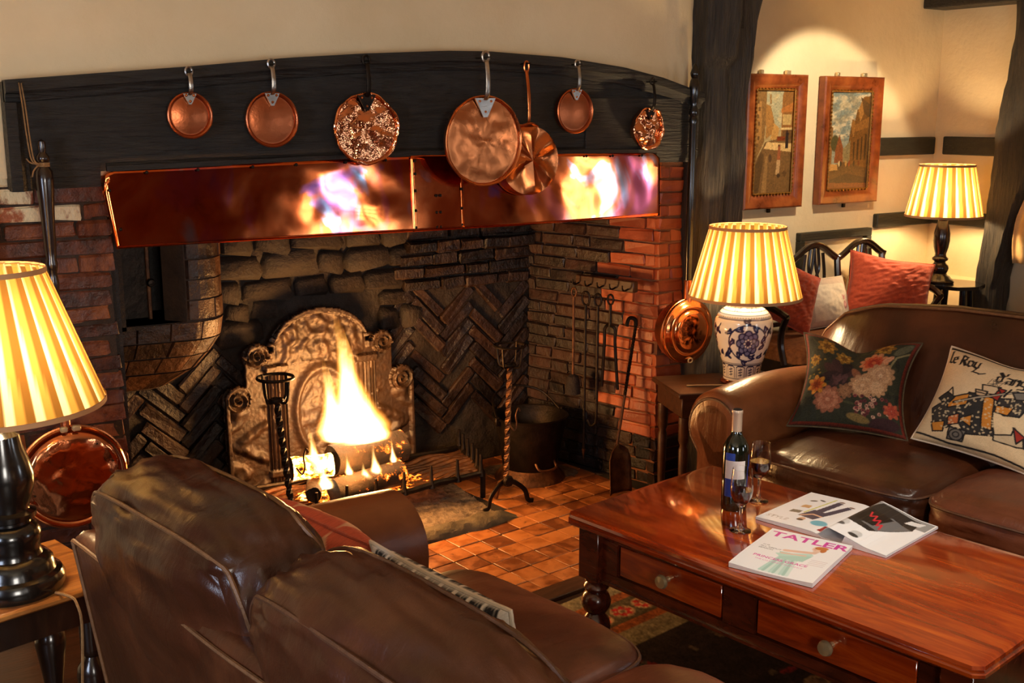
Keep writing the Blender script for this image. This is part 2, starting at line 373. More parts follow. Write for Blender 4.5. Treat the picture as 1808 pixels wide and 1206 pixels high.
# wall behind the photographer with two window openings
mb = MB(); xs = [-1.75, -.325, .525, 3.59, 4.21, 5.95]
for i in range(5):
    if i % 2 == 0: mb.box(xs[i], xs[i + 1], -1.72, -1.6, -.05, 2.4)
    else:
        cz, hh = WIN[i // 2][1], WIN[i // 2][3]; mb.box(xs[i], xs[i + 1], -1.72, -1.6, -.05, cz - hh / 2); mb.box(xs[i], xs[i + 1], -1.72, -1.6, cz + hh / 2, 2.4)
struct('wall_front', mb, M['room_dark'])
for k, (cx, cz, ww, hh) in enumerate(WIN):
    mb = MB()
    for s in (-1, 1):
        mb.box(cx + s * ww / 2 - .03, cx + s * ww / 2 + .03, -1.7, -1.58, cz - hh / 2, cz + hh / 2)
        mb.box(cx - ww / 2, cx + ww / 2, -1.7, -1.58, cz + s * hh / 2 - .03, cz + s * hh / 2 + .03)
    mb.box(cx - .025, cx + .025, -1.68, -1.62, cz - hh / 2, cz + hh / 2)
    for q in range(1, 4): mb.box(cx - ww / 2, cx + ww / 2, -1.67, -1.64, cz - hh / 2 + q * hh / 4 - .012, cz - hh / 2 + q * hh / 4 + .012)
    struct('window_%d' % (k + 1), mb, M['black_timber'])

for nm, xw, yc, cz, ww, hh in (('window_3', -1.66, .95, 1.4, .9, 1.0), ('window_4', 5.76, -.45, 1.25, .62, .8)):
    mb = MB()
    for s in (-1, 1):
        mb.box(xw - .03, xw + .03, yc + s * ww / 2 - .03, yc + s * ww / 2 + .03, cz - hh / 2, cz + hh / 2); mb.box(xw - .03, xw + .03, yc - ww / 2, yc + ww / 2, cz + s * hh / 2 - .03, cz + s * hh / 2 + .03)
    mb.box(xw - .015, xw + .03, yc - .02, yc + .02, cz - hh / 2, cz + hh / 2)
    for q in range(1, 4): mb.box(xw + (.0 if xw < 0 else -.03), xw + (.03 if xw < 0 else .0), yc - ww / 2, yc + ww / 2, cz - hh / 2 + q * hh / 4 - .012, cz - hh / 2 + q * hh / 4 + .012)
    struct(nm, mb, M['black_timber'])

# ---- chimney breast: plaster over the great beam
def plaster_sheet(x0, x1, z0, z1, y, amp=.012, th=.12):
    mb = MB(); nx = max(int((x1 - x0) / .05), 4); nzv = max(int((z1 - z0) / .05), 4)
    mb.grid(lambda u, v: (lerp(x0, x1, u), y + amp * nz(lerp(x0, x1, u) * 2.2, 3, lerp(z0, z1, v) * 2.2) + .4 * amp * nz(lerp(x0, x1, u) * 7, 9, lerp(z0, z1, v) * 7), lerp(z0, z1, v)), nx, nzv)
    mb.box(x0, x1, y + .03, y + th, z0, z1)
    return mb
mb = plaster_sheet(.46, 3.34, 1.46, 2.3, 3.6)
mb.box(.46, 3.34, 3.66, 4.5, 1.5, 2.3)
mb2 = plaster_sheet(-1.7, .5, 0, 2.3, 3.6); b0 = len(mb.v)
mb.add(mb2.v, mb2.f)
struct('wall_chimney', mb, M['plaster'], 'cream plaster chimney breast above the black beam', smooth=True)
struct('ceiling_hearth', MB().box(.5, 3.3, 3.64, 4.5, 1.47, 1.52), M['soot'])

# ---- brick meshes shared by all courses
def brick_mesh(name, m, L=.2, D=.05, H=.046, ch=.006, jit=.0045, seed=0):
    r = random.Random(seed); mb = MB().box(-L / 2, L / 2, -D / 2, D / 2, -H / 2, H / 2, ch)
    mb.v = [tuple(c + r.uniform(-jit, jit) for c in p) for p in mb.v]
    return mb.mesh(name, m, False)
BR = {k: [brick_mesh('brick', M[k], seed=i + 5 * j) for i in range(4)] for j, k in enumerate(('brick', 'brick_lime', 'brick_clean', 'brick_soot', 'brick_side'))}
def put(name, me, parent, loc, rot=(0, 0, 0), sc=(1, 1, 1)):
    o = bpy.data.objects.new(name, me); COL.objects.link(o); o.parent = parent
    o.location = loc; o.rotation_euler = rot; o.scale = sc
    return o
def courses(parent, p0, p1, z0, z1, kindfn, ch=.055, bl=.21, joint=.006, proud=-.018, seed=1, n_out=None):
    """running-bond courses of single bricks on a vertical face from p0 to p1 (plan points)"""
    r = random.Random(seed); d = Vector((p1[0] - p0[0], p1[1] - p0[1], 0)); Ln = d.length; d.normalize()
    ang = math.atan2(d.y, d.x); nrm = Vector((d.y, -d.x, 0)); k = 0; z = z0
    while z + ch * .6 <= z1:
        s = -bl * (.5 if k % 2 else 0) - r.uniform(0, .06)
        while s < Ln:
            l = bl * r.choice((1, 1, 1, .5)) * r.uniform(.92, 1.06); a = max(s, 0); b = min(s + l - joint, Ln); s += l
            if b - a < .035: continue
            c = Vector((p0[0], p0[1], 0)) + d * (a + b) / 2 + nrm * (proud + r.uniform(-.004, .004))
            zc = z + ch / 2
            kind = kindfn((a + b) / 2, zc)
            if not kind: continue
            put('brick', r.choice(BR[kind]), parent, (c.x, c.y, zc), (r.uniform(-.04, .04), r.uniform(-.018, .018), ang + r.uniform(-.02, .02)), ((b - a) / .2, 1, (ch - joint) / .046 * r.uniform(.96, 1.03)))
        z += ch; k += 1

# left pier
pierL = struct('wall_pier_left', MB().box(.47, .835, 3.645, 4.5, 0, 1.475), M['mortar_dark'], 'worn red brick pier beside the bread oven')
courses(pierL, (.47, 3.645), (.845, 3.645), 0, 1.49, lambda s, z: 'brick_lime' if (z > 1.30 and s < .24) or (z < .62 and z > .45 and s < .2) else 'brick', seed=3)
# right pier (front) and splayed inner side
mb = MB(); poly = [(3.13, 3.645), (3.30, 3.645), (3.30, 4.5), (2.97, 4.5), (2.965, 4.40)]
mb.prism(poly, 0, 1.47, 'z')
pierR = struct('wall_pier_right', mb, M['mortar'], 'orange brick pier beside the oak post')
courses(pierR, (3.12, 3.645), (3.30, 3.645), 0, 1.455, lambda s, z: 'brick_clean' if z > .2 else 'brick_side', seed=5, bl=.2)
sideR = struct('wall_hearth_right', MB().prism([(3.13, 3.655), (3.15, 3.66), (2.985, 4.40), (2.955, 4.40)], 0, 1.47, 'z'), M['mortar_dark'], 'soot-stained brick side wall of the hearth')
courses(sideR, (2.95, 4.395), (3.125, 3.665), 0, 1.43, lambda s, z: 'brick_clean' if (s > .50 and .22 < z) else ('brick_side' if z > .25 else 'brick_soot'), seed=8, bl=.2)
# left side of hearth
struct('wall_hearth_left', MB().prism([(.835, 3.66), (.86, 3.66), (.95, 4.42), (.82, 4.42)], 0, 1.47, 'z'), M['soot'])

# ---- hearth back wall: rubble, courses and herringbone
mb = MB()
mb.grid(lambda u, v: (lerp(.85, 2.97, u), 4.407 + .010 * nz(u * 14, 1, v * 9) + .008 * nz(u * 40, 5, v * 26), lerp(0, 1.5, v)), 130, 90)
mb.box(.8, 3.0, 4.44, 4.5, 0, 1.5)
backH = struct('wall_hearth_back', mb, M['soot'], 'soot-blackened brick and rubble back wall of the hearth', smooth=True)
def herring(x0, x1, z0, z1, seed, sk=1.0):
    r = random.Random(seed); W = .056; n = 4; c45 = math.cos(PI / 4); cx, cz = (x0 + x1) / 2, (z0 + z1) / 2; cnt = 0
    for k in range(-40, 40):
        for m_ in range(-9, 9):
            for hv in (0, 1):
                if hv == 0: u, v, rot = k + n / 2 + n * m_, k + .5 - n * m_, 0
                else: u, v, rot = k + .5 + n * m_, k + 1 + n / 2 - n * m_, 1
                u *= W; v *= W; x = cx + (u - v) * c45; z = cz + (u + v) * c45
                if x0 < x < x1 and z0 < z < z1:
                    if r.random() < .07: continue
                    put('brick', r.choice(BR['brick_soot']), backH, (x, 4.411 + r.uniform(-.010, .010), z),
                        (r.uniform(-.07, .07), -(PI / 4 + rot * PI / 2) + r.uniform(-.04, .04), r.uniform(-.05, .05)), ((W * n - .007) / .2, 1, (W - .007) / .046)); cnt += 1
herring(2.08, 2.9, .2, .84, 3)
herring(.98, 1.55, .1, .62, 4)
def stone_mesh(seed):
    r = random.Random(seed); mb = MB().box(-.09, .09, -.035, .035, -.045, .045, .016)
    mb.v = [tuple(c + r.uniform(-.012, .012) for c in p) for p in mb.v]
    return mb.mesh('stone', M['soot'], True, 60)
ST = [stone_mesh(i) for i in range(6)]
r = random.Random(12); z = .70
while z < 1.26:
    x = 1.36 + r.uniform(0, .1); h = r.uniform(.07, .11)
    while x < 2.25:
        l = r.uniform(.1, .24)
        if not (abs(x - 1.83) < .25 and z < .85): put('stone', r.choice(ST), backH, (x + l / 2, 4.418 + r.uniform(-.012, .01), z + h / 2), (r.uniform(-.08, .08), r.uniform(-.08, .08), r.uniform(-.05, .05)), (l / .18, 1, h / .088))
        x += l + .006
    z += h + .008
# brick courses with a stone ledge at the upper right of the back wall
r = random.Random(5)
for k in range(7):
    z = .885 + k * .058; x = 2.25 + r.uniform(-.05, .05)
    while x < 2.93:
        l = r.uniform(.12, .22); yy = 4.415 + (-.03 if k == 3 else 0) + r.uniform(-.006, .006)
        put('brick', r.choice(BR['brick_soot']), backH, (min(x + l / 2, 2.88), yy - .01, z), (r.uniform(-.04, .04), r.uniform(-.03, .03), r.uniform(-.03, .03)), (l / .21, 1.3, 1.05)); x += l

# ---- bread oven in the back corner: corbelled brick bulge with an open iron door
def oven_path(s):
    # 0..1 : flat front, 1..2 : rounded corner, 2..3 : return to the back wall
    if s <= 1: return Vector((lerp(.86, 1.2, s), lerp(4.02, 3.975, s), 0))
    if s <= 2:
        a = (s - 1) * R(85); return Vector((1.2 + .14 * math.sin(a), 3.975 + .14 * (1 - math.cos(a)), 0))
    return Vector((1.34, lerp(4.12, 4.42, s - 2), 0))
OA = Vector((.86, 4.42, 0))
def oven_piece(mb, s0, s1, z0, z1, i0, i1, off, dep, n=6):
    rings = []
    for k in range(n + 1):
        s = lerp(s0, s1, k / n); P = oven_path(s); d = P - OA; L = d.length; d.normalize()
        ring = []
        for (o, z, i) in ((off, z0, i0), (off, z1, i1), (off - dep, z1, i1), (off - dep, z0, i0)):
            q = OA + d * max(L * (1 - i) + o, .02); ring.append((q.x, q.y, z))
        rings.append(ring)
    mb.loft(rings)
mb = MB()
SL, SR = .27, .93   # opening in path parameter
oven_piece(mb, 0, SL, .9, 1.2, 0, 0, -.012, .1); oven_piece(mb, SR, 3, .9, 1.2, 0, 0, -.012, .1, 14)
oven_piece(mb, 0, 3, 1.2, 1.47, 0, 0, -.012, .1, 20)
for z0, z1, i0, i1 in ((.83, .9, .02, 0), (.765, .83, .1, .03), (.70, .765, .2, .11), (.62, .70, .42, .21)):
    oven_piece(mb, 0, 3, z0, z1, i0, i1, -.012, .5, 20)
oven = struct('wall_oven', mb, M['mortar_dark'], 'corbelled brick bread oven bulging from the hearth corner')
r = random.Random(4)
def oven_course(z0, z1, i0, i1, ranges, step, jz=.006):
    for a, b in ranges:
        n = max(1, round((b - a) / step)); cuts = [lerp(a, b, k / n) + (r.uniform(-.03, .03) if 0 < k < n else 0) for k in range(n + 1)]
        for c0, c1 in zip(cuts, cuts[1:]):
            p = MB(); oven_piece(p, c0 + .012, c1 - .012, z0 + jz / 2, z1 - jz / 2, i0, i1, r.uniform(-.003, .004), .03, 4)
            p.build('brick', M['brick_soot'] if z0 > 1.3 else M['brick_oven'], oven, False)
for k in range(4): oven_course(.905 + k * .075, .98 + k * .075, 0, 0, ((0, SL), (SR, 3)), .62 if k % 2 else .5)
for k in range(3): oven_course(1.205 + k * .08, 1.285 + k * .08, 0, 0, ((0, 3),), .5)
oven_course(.83, .9, .02, 0, ((0, 3),), .36); oven_course(.765, .83, .1, .03, ((0, 3),), .4); oven_course(.70, .765, .2, .11, ((0, 3),), .36); oven_course(.625, .70, .40, .21, ((0, 3),), .45)
# oven chamber and door
struct('wall_oven_chamber', MB().box(.955, 1.175, 4.30, 4.33, .88, 1.22).box(.94, .955, 4.0, 4.33, .88, 1.22).box(.94, 1.18, 4.0, 4.33, .885, .9), M['soot'])
od = struct('door_1', MB().box(.955, 1.075, 4.12, 4.135, .905, 1.19, .003), M['iron'], 'black iron oven door')
MB().box(1.065, 1.08, 4.11, 4.14, .9, 1.195, .003).build('door_frame', M['iron_rust'], od)
MB().lathe([(.004, 0), (.008, .01), (.016, .02), (.012, .032), (0, .034)], 14, TR(1.075, 4.11, 1.04) @ RX(90)).build('knob', M['iron'], od)

# ---- floor: grout bed, quarry tiles, edge board, boards under the rug
flo = struct('floor', MB().box(-1.75, 5.95, -1.75, 4.5, -.1, -.008), M['oak_dark'], 'dark floor with terracotta quarry tiles before the hearth')
struct('floor_hearth', MB().box(.84, 3.3, 2.99, 4.45, -.02, -.004), M['grout'])
A6 = R(6.5); tx, ty = Vector((math.cos(A6), math.sin(A6), 0)), Vector((-math.sin(A6), math.cos(A6), 0)); org = Vector((2.334, 3.532, 0)); TS = .1025
def tile_mesh(seed):
    q = random.Random(seed); mb = MB().box(-.0488, .0488, -.0488, .0488, -.012, 0, .0014)
    mb.v = [(p[0] + q.uniform(-.0012, .0012), p[1] + q.uniform(-.0012, .0012), p[2] + q.uniform(-.0006, .0006)) for p in mb.v]; return mb.mesh('tile', M['tile'], False)
TM = [tile_mesh(i) for i in range(5)]; fh = bpy.data.objects['floor_hearth']; r = random.Random(9)
for i in range(-8, 9):
    for j in range(-6, 9):
        p = org + tx * (i + .5) * TS + ty * (j + .5) * TS
        xr = 3.115 - (p.y - 3.65) * .235 if p.y > 3.6 else 3.2
        if p.x > xr - .05 or p.x < 1.55 or p.y > 4.36 or p.y < 3.01: continue
        if p.y > 3.60 + (p.x - 2.1) * .10 and p.x < 2.36: continue
        put('tile', r.choice(TM), fh, (p.x, p.y, r.uniform(-.0015, .0015)), (r.uniform(-.006, .006), r.uniform(-.006, .006), A6 + r.choice((0, 1, 2, 3)) * PI / 2))
bd = MB().box(-1.0, .95, -.045, .045, -.01, .008, .003); o = struct('trim_1', bd, M['oak_dark'], 'worn wooden edge board between the tiles and the rug'); o.location = (2.2, 2.968, 0); o.rotation_euler = (0, 0, A6)
mb = MB()
def kerb(u, v):
    x = lerp(1.2, 2.42, u); a = v * PI; w_ = .055 + .02 * nz(u * 9, 2, 0)
    end = min(1, (1 - u) * 14, u * 14 + .2)
    return (x + .012 * nz(u * 20, v * 3, 1), 3.655 + .035 * (x - 1.9) - w_ * math.cos(a) * (.4 + .6 * end) + .012 * nz(u * 22, v * 4, 2), -.006 + (.04 + .014 * nz(u * 26, v * 5, 3)) * math.sin(a) * end)
mb.grid(kerb, 90, 10); struct('trim_2', mb, M['stone'], 'rough stone kerb before the fire', smooth=True)
mb = MB()
mb.grid(lambda u, v: (lerp(1.0, 2.34, u) + (.06 * (v)), lerp(3.69, 4.36, v) + .02 * (lerp(1, 2.34, u) - 1.9), .004 + .032 * math.sin(PI * min(1, u * 1.02)) * math.sin(PI * min(1, v * .75 + .12)) * (1 + .5 * nz(u * 12, v * 8, 0)) + .012 * nz(u * 60, v * 40, 3)), 110, 60)
o = mb.build('ash_bed', M['ash']); tag(o, 'grey ash and cinders heaped under the fire grate', 'ash', kind='stuff')
# grey ash dust round the bucket and along the side wall
mb = MB()
mb.grid(lambda u, v: (lerp(2.62, 3.04, u) - .1 * v, lerp(3.95, 4.33, v) - .05 * u, -.003 + .016 * max(0, math.sin(PI * u) * math.sin(PI * v)) + .004 * nz(u * 40, v * 30, 3)), 40, 30)
tag(mb.build('ash_dust', M['ash']), 'grey ash dust strewn on tiles around the bucket', 'ash', kind='stuff')

# ---- the great beam (bressummer) with its moulding
BX = [.48, .535, 1.1, 1.4, 1.67, 2.0, 2.17, 2.5, 2.8, 3.0, 3.13, 3.22]; BZ = [1.733, 1.738, 1.79, 1.822, 1.843, 1.862, 1.865, 1.853, 1.822, 1.786, 1.752, 1.73]
def btop(x): return interp(x, BX, BZ)
def bbot(x): return interp(x, [.48, .80, .802, 1.9, 3.0, 3.002, 3.22], [1.425, 1.43, 1.476, 1.502, 1.49, 1.452, 1.448])
xsB = sorted(set([lerp(.548, 3.225, k / 90) for k in range(91)] + [.80, .802, 3.0, 3.002]))
rings = []
for x in xsB:
    t, b = btop(x), bbot(x); ring = []
    for k in range(9):
        z = lerp(b, t, k / 8); ring.append((x, 3.53 + .004 * nz(x * 5, 1, z * 16) + (.012 if k == 0 else 0), z))
    ring += [(x, 3.615, t), (x, 3.615, b)]; rings.append(ring)
beam = struct('trim_3', MB().loft(rings), M['black_timber'], 'black oak beam over the hearth, hung with copper pans', smooth=True)
prof = [(.02, .004), (-.03, .004), (-.034, -.006), (-.034, -.030), (-.022, -.036), (-.013, -.046), (-.012, -.056), (-.004, -.062), (.02, -.062)]
MB().loft([[(x, 3.53 + a, btop(x) + b) for a, b in prof] for x in xsB]).build('moulding', M['black_timber'], beam, ang=60)
MB().loft([[(.55 + (-b) * .9 - .004, 3.53 + a, z) for a, b in prof] for z in (1.425, 1.68)]).build('moulding', M['black_timber'], beam)
MB().box(2.63, 3.12, 3.520, 3.535, 1.495, 1.71, .003).build('panel', M['black_timber'], beam)
MB().loft([[(x, 3.53, bbot(x) + .026), (x, 3.512, bbot(x) + .016), (x, 3.512, bbot(x)), (x, 3.53, bbot(x))] for x in xsB if .81 < x < 2.99]).build('moulding', M['black_timber'], beam)

# ---- timbers
def timber(name, zs, x0s, x1s, y0s, y1s, label, amp=.012, seed=0, m=None):
    rings = []; N = 44
    for k in range(N + 1):
        z = lerp(zs[0], zs[-1], k / N); a, b = interp(z, zs, x0s), interp(z, zs, x1s); c, d = interp(z, zs, y0s), interp(z, zs, y1s)
        ring = []
        for i in range(24):
            s = i / 24 * 4; q = int(s); t = s - q
            x, y = [(lerp(a, b, t), c), (b, lerp(c, d, t)), (lerp(b, a, t), d), (a, lerp(d, c, t))][q]
            if t == 0: x += (.012 if q in (0, 3) else -.012); y += (.012 if q < 2 else -.012)
            ring.append((x + amp * nz(z * 3 + seed, i * .5, 1) + amp * .5 * nz(z * 12, i * 1.3 + seed, 2), y + amp * nz(z * 3 + seed, i * .5, 7) + amp * .6 * nz(z * 10, i * 1.7 + seed, 9), z))
        rings.append(ring)
    return struct(name, MB().loft(rings), m or M['post_timber'], label, smooth=True)
p = timber('trim_4', [0, .5, 1.2, 1.85, 1.87, 2.3], [3.285, 3.27, 3.245, 3.24, 3.235, 3.235], [3.40, 3.39, 3.38, 3.38, 3.40, 3.42], [3.50, 3.50, 3.50, 3.50, 3.47, 3.46], [3.7] * 6, 'rough black oak post beside the brick pier', seed=2)
p2 = timber('trim_5', [0, .5, 1.2, 1.65, 1.85, 2.05, 2.3], [3.37, 3.37, 3.37, 3.37, 3.37, 3.38, 3.40], [3.50, 3.51, 3.525, 3.51, 3.535, 3.565, 3.64], [3.525] * 7, [3.72] * 7, 'cracked black oak brace curving outward at its top', seed=9)
MB().box(3.425, 3.45, 3.517, 3.53, 2.0, 2.16).build('mortise', M['soot'], p2)
timber('trim_6', [0, .5, .7, 1.0, 1.4, 1.7, 2.1, 2.3], [5.62] * 8, [5.79] * 8, [3.69, 3.69, 3.68, 3.62, 3.52, 3.52, 3.48, 3.48], [3.85, 3.845, 3.82, 3.79, 3.765, 3.75, 3.70, 3.71], 'crooked black oak post on the alcove side wall', amp=.018, seed=5)
def bar(name, x0, x1, y0, y1, z0, z1, label, m='wall_timber'):
    return struct(name, MB().box(x0, x1, y0, y1, z0, z1, .006), M[m], label, smooth=False)
bar('trim_7', 5.262, 5.765, 4.235, 4.275, 1.41, 1.512, 'upper dark timber rail on the alcove back wall')
bar('trim_8', 5.285, 5.795, 4.235, 4.275, .995, 1.075, 'lower dark timber rail on the alcove back wall')
bar('trim_9', 5.765, 5.805, 3.82, 4.19, 1.41, 1.515, 'upper dark timber rail on the alcove side wall')
bar('trim_10', 5.765, 5.805, 3.82, 4.25, 1.0, 1.08, 'lower dark timber rail on the alcove side wall')
bar('trim_11', 5.60, 5.81, 3.4, 4.27, 2.24, 2.31, 'dark ceiling beam along the alcove side wall', 'black_timber')
mb = MB().box(4.65, 5.245, 4.235, 4.275, .955, 1.0, .004).box(4.65, 4.69, 4.235, 4.275, .35, .955, .004).box(5.205, 5.245, 4.235, 4.275, .35, .955, .004)
struct('trim_12', mb, M['wall_timber'], 'dark timber frame fixed to the wall behind the settee')
struct('trim_13', MB().grid(lambda u, v: (5.8 - .16 * math.sin(v * PI / 2) ** .5, lerp(3.86, 4.27, u) , .70 - .7 * (1 - math.cos(v * PI / 2)) * 1.0), 6, 8), M['plaster'], 'whitewashed ledge at the foot of the alcove wall', smooth=True)
# ================================================================== CANVAS: flat print painted into vertex colours
class Canvas:
    def __init__(s, w, h, nx, ny, col):
        s.w, s.h, s.nx, s.ny = w, h, nx, ny
        s.X, s.Y = np.meshgrid(np.linspace(0, w, nx), np.linspace(0, h, ny)); s.a = np.empty((ny, nx, 3)); s.a[:] = lin(col)
    def put(s, mask, col, al=1.0):
        m = np.clip(mask, 0, 1)[..., None] * al; s.a = s.a * (1 - m) + np.array(lin(col)) * m
    def ell(s, cx, cy, rx, ry, col, rot=0, al=1., soft=.15):
        c, n = math.cos(R(rot)), math.sin(R(rot)); dx, dy = s.X - cx, s.Y - cy
        d = np.sqrt(((dx * c + dy * n) / rx) ** 2 + ((-dx * n + dy * c) / ry) ** 2); s.put((1 - d) / soft, col, al)
    def ring(s, cx, cy, rx, ry, wd, col, al=1.):
        d = np.sqrt(((s.X - cx) / rx) ** 2 + ((s.Y - cy) / ry) ** 2); s.put((1 - np.abs(d - 1) * min(rx, ry) / wd) * 2, col, al)
    def poly(s, pts, col, al=1.):
        m = np.zeros(s.X.shape, bool); n = len(pts)
        for i in range(n):
            x1, y1 = pts[i]; x2, y2 = pts[(i + 1) % n]
            if y1 == y2: continue
            c = (s.Y >= min(y1, y2)) & (s.Y < max(y1, y2)); xi = x1 + (s.Y - y1) * (x2 - x1) / (y2 - y1); m ^= c & (s.X < xi)
        s.put(m.astype(float), col, al)
    def rect(s, x0, y0, x1, y1, col, al=1.): s.put(((s.X >= x0) & (s.X <= x1) & (s.Y >= y0) & (s.Y <= y1)).astype(float), col, al)
    def line(s, pts, wd, col, al=1., nib=None):
        best = np.full(s.X.shape, 1e9)
        for (x1, y1), (x2, y2) in zip(pts, pts[1:]):
            dx, dy = x2 - x1, y2 - y1; L2 = dx * dx + dy * dy + 1e-12
            t = np.clip(((s.X - x1) * dx + (s.Y - y1) * dy) / L2, 0, 1); ex, ey = s.X - x1 - t * dx, s.Y - y1 - t * dy
            if nib is not None:
                c, n = math.cos(R(nib)), math.sin(R(nib)); ex, ey = ex * c + ey * n, (-ex * n + ey * c) * 3
            best = np.minimum(best, np.hypot(ex, ey))
        s.put((wd - best) / (wd * .35), col, al)
    def speckle(s, amt, seed=0, k=1):
        r = np.random.default_rng(seed); n = r.normal(0, 1, (s.ny // k + 2, s.nx // k + 2)); n = np.kron(n, np.ones((k, k)))[:s.ny, :s.nx]
        s.a = np.clip(s.a * (1 + amt * n[..., None]), 0, 1)
    def clouds(s, col, seed, sc, al, y0=-1e9, y1=1e9):
        f = np.zeros(s.X.shape); r = np.random.default_rng(seed)
        for o in range(1, 6):
            for _ in range(3):
                a, b, c = r.uniform(0, 6.3, 3); k = sc * 1.8 ** o
                f += np.sin(s.X * k * math.cos(a) + s.Y * k * math.sin(a) + b + 2 * np.sin(s.Y * k * .6 + c)) / 1.5 ** o
        s.put(np.clip(f * .6, 0, 1) * ((s.Y > y0) & (s.Y < y1)), col, al)
    def text(s, txt, x, y, size, col, al=1., sx=1.0, slant=0, bold=0.):
        cu = bpy.data.curves.new('t', 'FONT'); cu.body = txt; cu.size = 1; cu.offset = bold; o = bpy.data.objects.new('t', cu); COL.objects.link(o)
        bpy.context.view_layer.update(); me = bpy.data.meshes.new_from_object(o.evaluated_get(bpy.context.evaluated_depsgraph_get())); me.calc_loop_triangles()
        m = np.zeros(s.X.shape)
        for t in me.loop_triangles:
            P = [(me.vertices[i].co.x * size * sx + x + me.vertices[i].co.y * size * slant, me.vertices[i].co.y * size + y) for i in t.vertices]
            (ax, ay), (bx, by), (cx, cy) = P; den = (by - cy) * (ax - cx) + (cx - bx) * (ay - cy)
            if abs(den) < 1e-12: continue
            l1 = ((by - cy) * (s.X - cx) + (cx - bx) * (s.Y - cy)) / den; l2 = ((cy - ay) * (s.X - cx) + (ax - cx) * (s.Y - cy)) / den
            m = np.maximum(m, ((l1 >= -.01) & (l2 >= -.01) & (l1 + l2 <= 1.01)).astype(float))
        bpy.data.objects.remove(o); bpy.data.meshes.remove(me); s.put(m, col, al)
    def at(s, u, v):
        return tuple(s.a[min(int(v * (s.ny - 1) + .5), s.ny - 1), min(int(u * (s.nx - 1) + .5), s.nx - 1)])
def canvas_sheet(mb, cv, fn, M_=None):
    """grid with one vertex per canvas sample; fn(u,v)->xyz"""
    b = len(mb.v); nx, ny = cv.nx, cv.ny
    for j in range(ny):
        for i in range(nx):
            p = fn(i / (nx - 1), j / (ny - 1)); mb.v.append(tuple(M_ @ Vector(p)) if M_ else p); mb.c.append(tuple(cv.a[j, i]))
    for j in range(ny - 1):
        for i in range(nx - 1):
            mb.f.append((b + j * nx + i, b + j * nx + i + 1, b + (j + 1) * nx + i + 1, b + (j + 1) * nx + i))
    return mb
M['print'] = print_mat('print', .55)
M['print_gloss'] = print_mat('print_gloss', .3, spec=.5)
M['print_cloth'] = print_mat('print_cloth', .85, .5, 260)
M['print_rug'] = print_mat('print_rug', .95, 1.0, 160, spec=.1)
M['print_china'] = print_mat('print_china', .12, spec=.6, coat=.5)
M['print_copper'] = print_mat('print_copper', .12, metal=1.0)
M['print_painting'] = print_mat('print_painting', .35, .25, 120)

# ================================================================== COPPER HOOD
hood = thing('copper_hood', 'long riveted copper smoke hood strip below the black beam', 'hood', (0, 0, 0))
def hood_panel(x0, x1, y, seed, cl=0, cr=0, amp=.009):
    mb = MB()
    def fn(u, v):
        x = lerp(x0, x1, u); z = lerp(1.237 + .004 * math.sin(x * 2), bbot(x) + .002, v)
        if cl: x += cl * (1 - v) * (1 - u)
        dz = 0
        if cl and u < .03 and v > .9: z -= (.03 - u) * .6
        if cr and u > .97 and v > .85: z -= (u - .97) * .7
        w_ = amp * nz(x * 2.0 + seed, 4, z * 3) + amp * .22 * nz(x * 6 + seed, 8, z * 8) + .0004 * nz(x * 16, seed, z * 16)
        return (x, y - .012 * (1 - v) + w_, z)
    mb.grid(fn, int((x1 - x0) / .012), 22)
    o = mb.build('copper_sheet', M['copper_hood'], hood, ang=180)
    md = o.modifiers.new('s', 'SOLIDIFY'); md.thickness = .002; md.offset = 1
    return o
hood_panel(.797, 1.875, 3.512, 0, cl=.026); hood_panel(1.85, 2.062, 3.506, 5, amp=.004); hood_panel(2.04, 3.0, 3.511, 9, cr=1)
rv = MB().lathe([(.0055, 0), (.0055, .002), (.003, .005), (0, .0055)], 10, RX(90)).mesh('rivet', M['iron'])
spots = [(1.862, z) for z in (1.25, 1.31, 1.38, 1.44, 1.485)] + [(2.052, z) for z in (1.25, 1.31, 1.38, 1.44, 1.485)] + [(1.955 + d, z) for z in (1.247, 1.30, 1.36) for d in (-.008, .008)] + [(.815, 1.42), (.84, 1.30)]
spots += [(x, bbot(x) - .008) for x in (.93, 1.09, 1.27, 1.42, 1.6, 1.75, 2.2, 2.4, 2.62, 2.75, 2.9)]
for x, z in spots: put('rivet', rv, hood, (x, 3.497 if 1.84 < x < 2.07 else 3.503, z))

recenter(hood, (1.9, 3.52, 1.236))
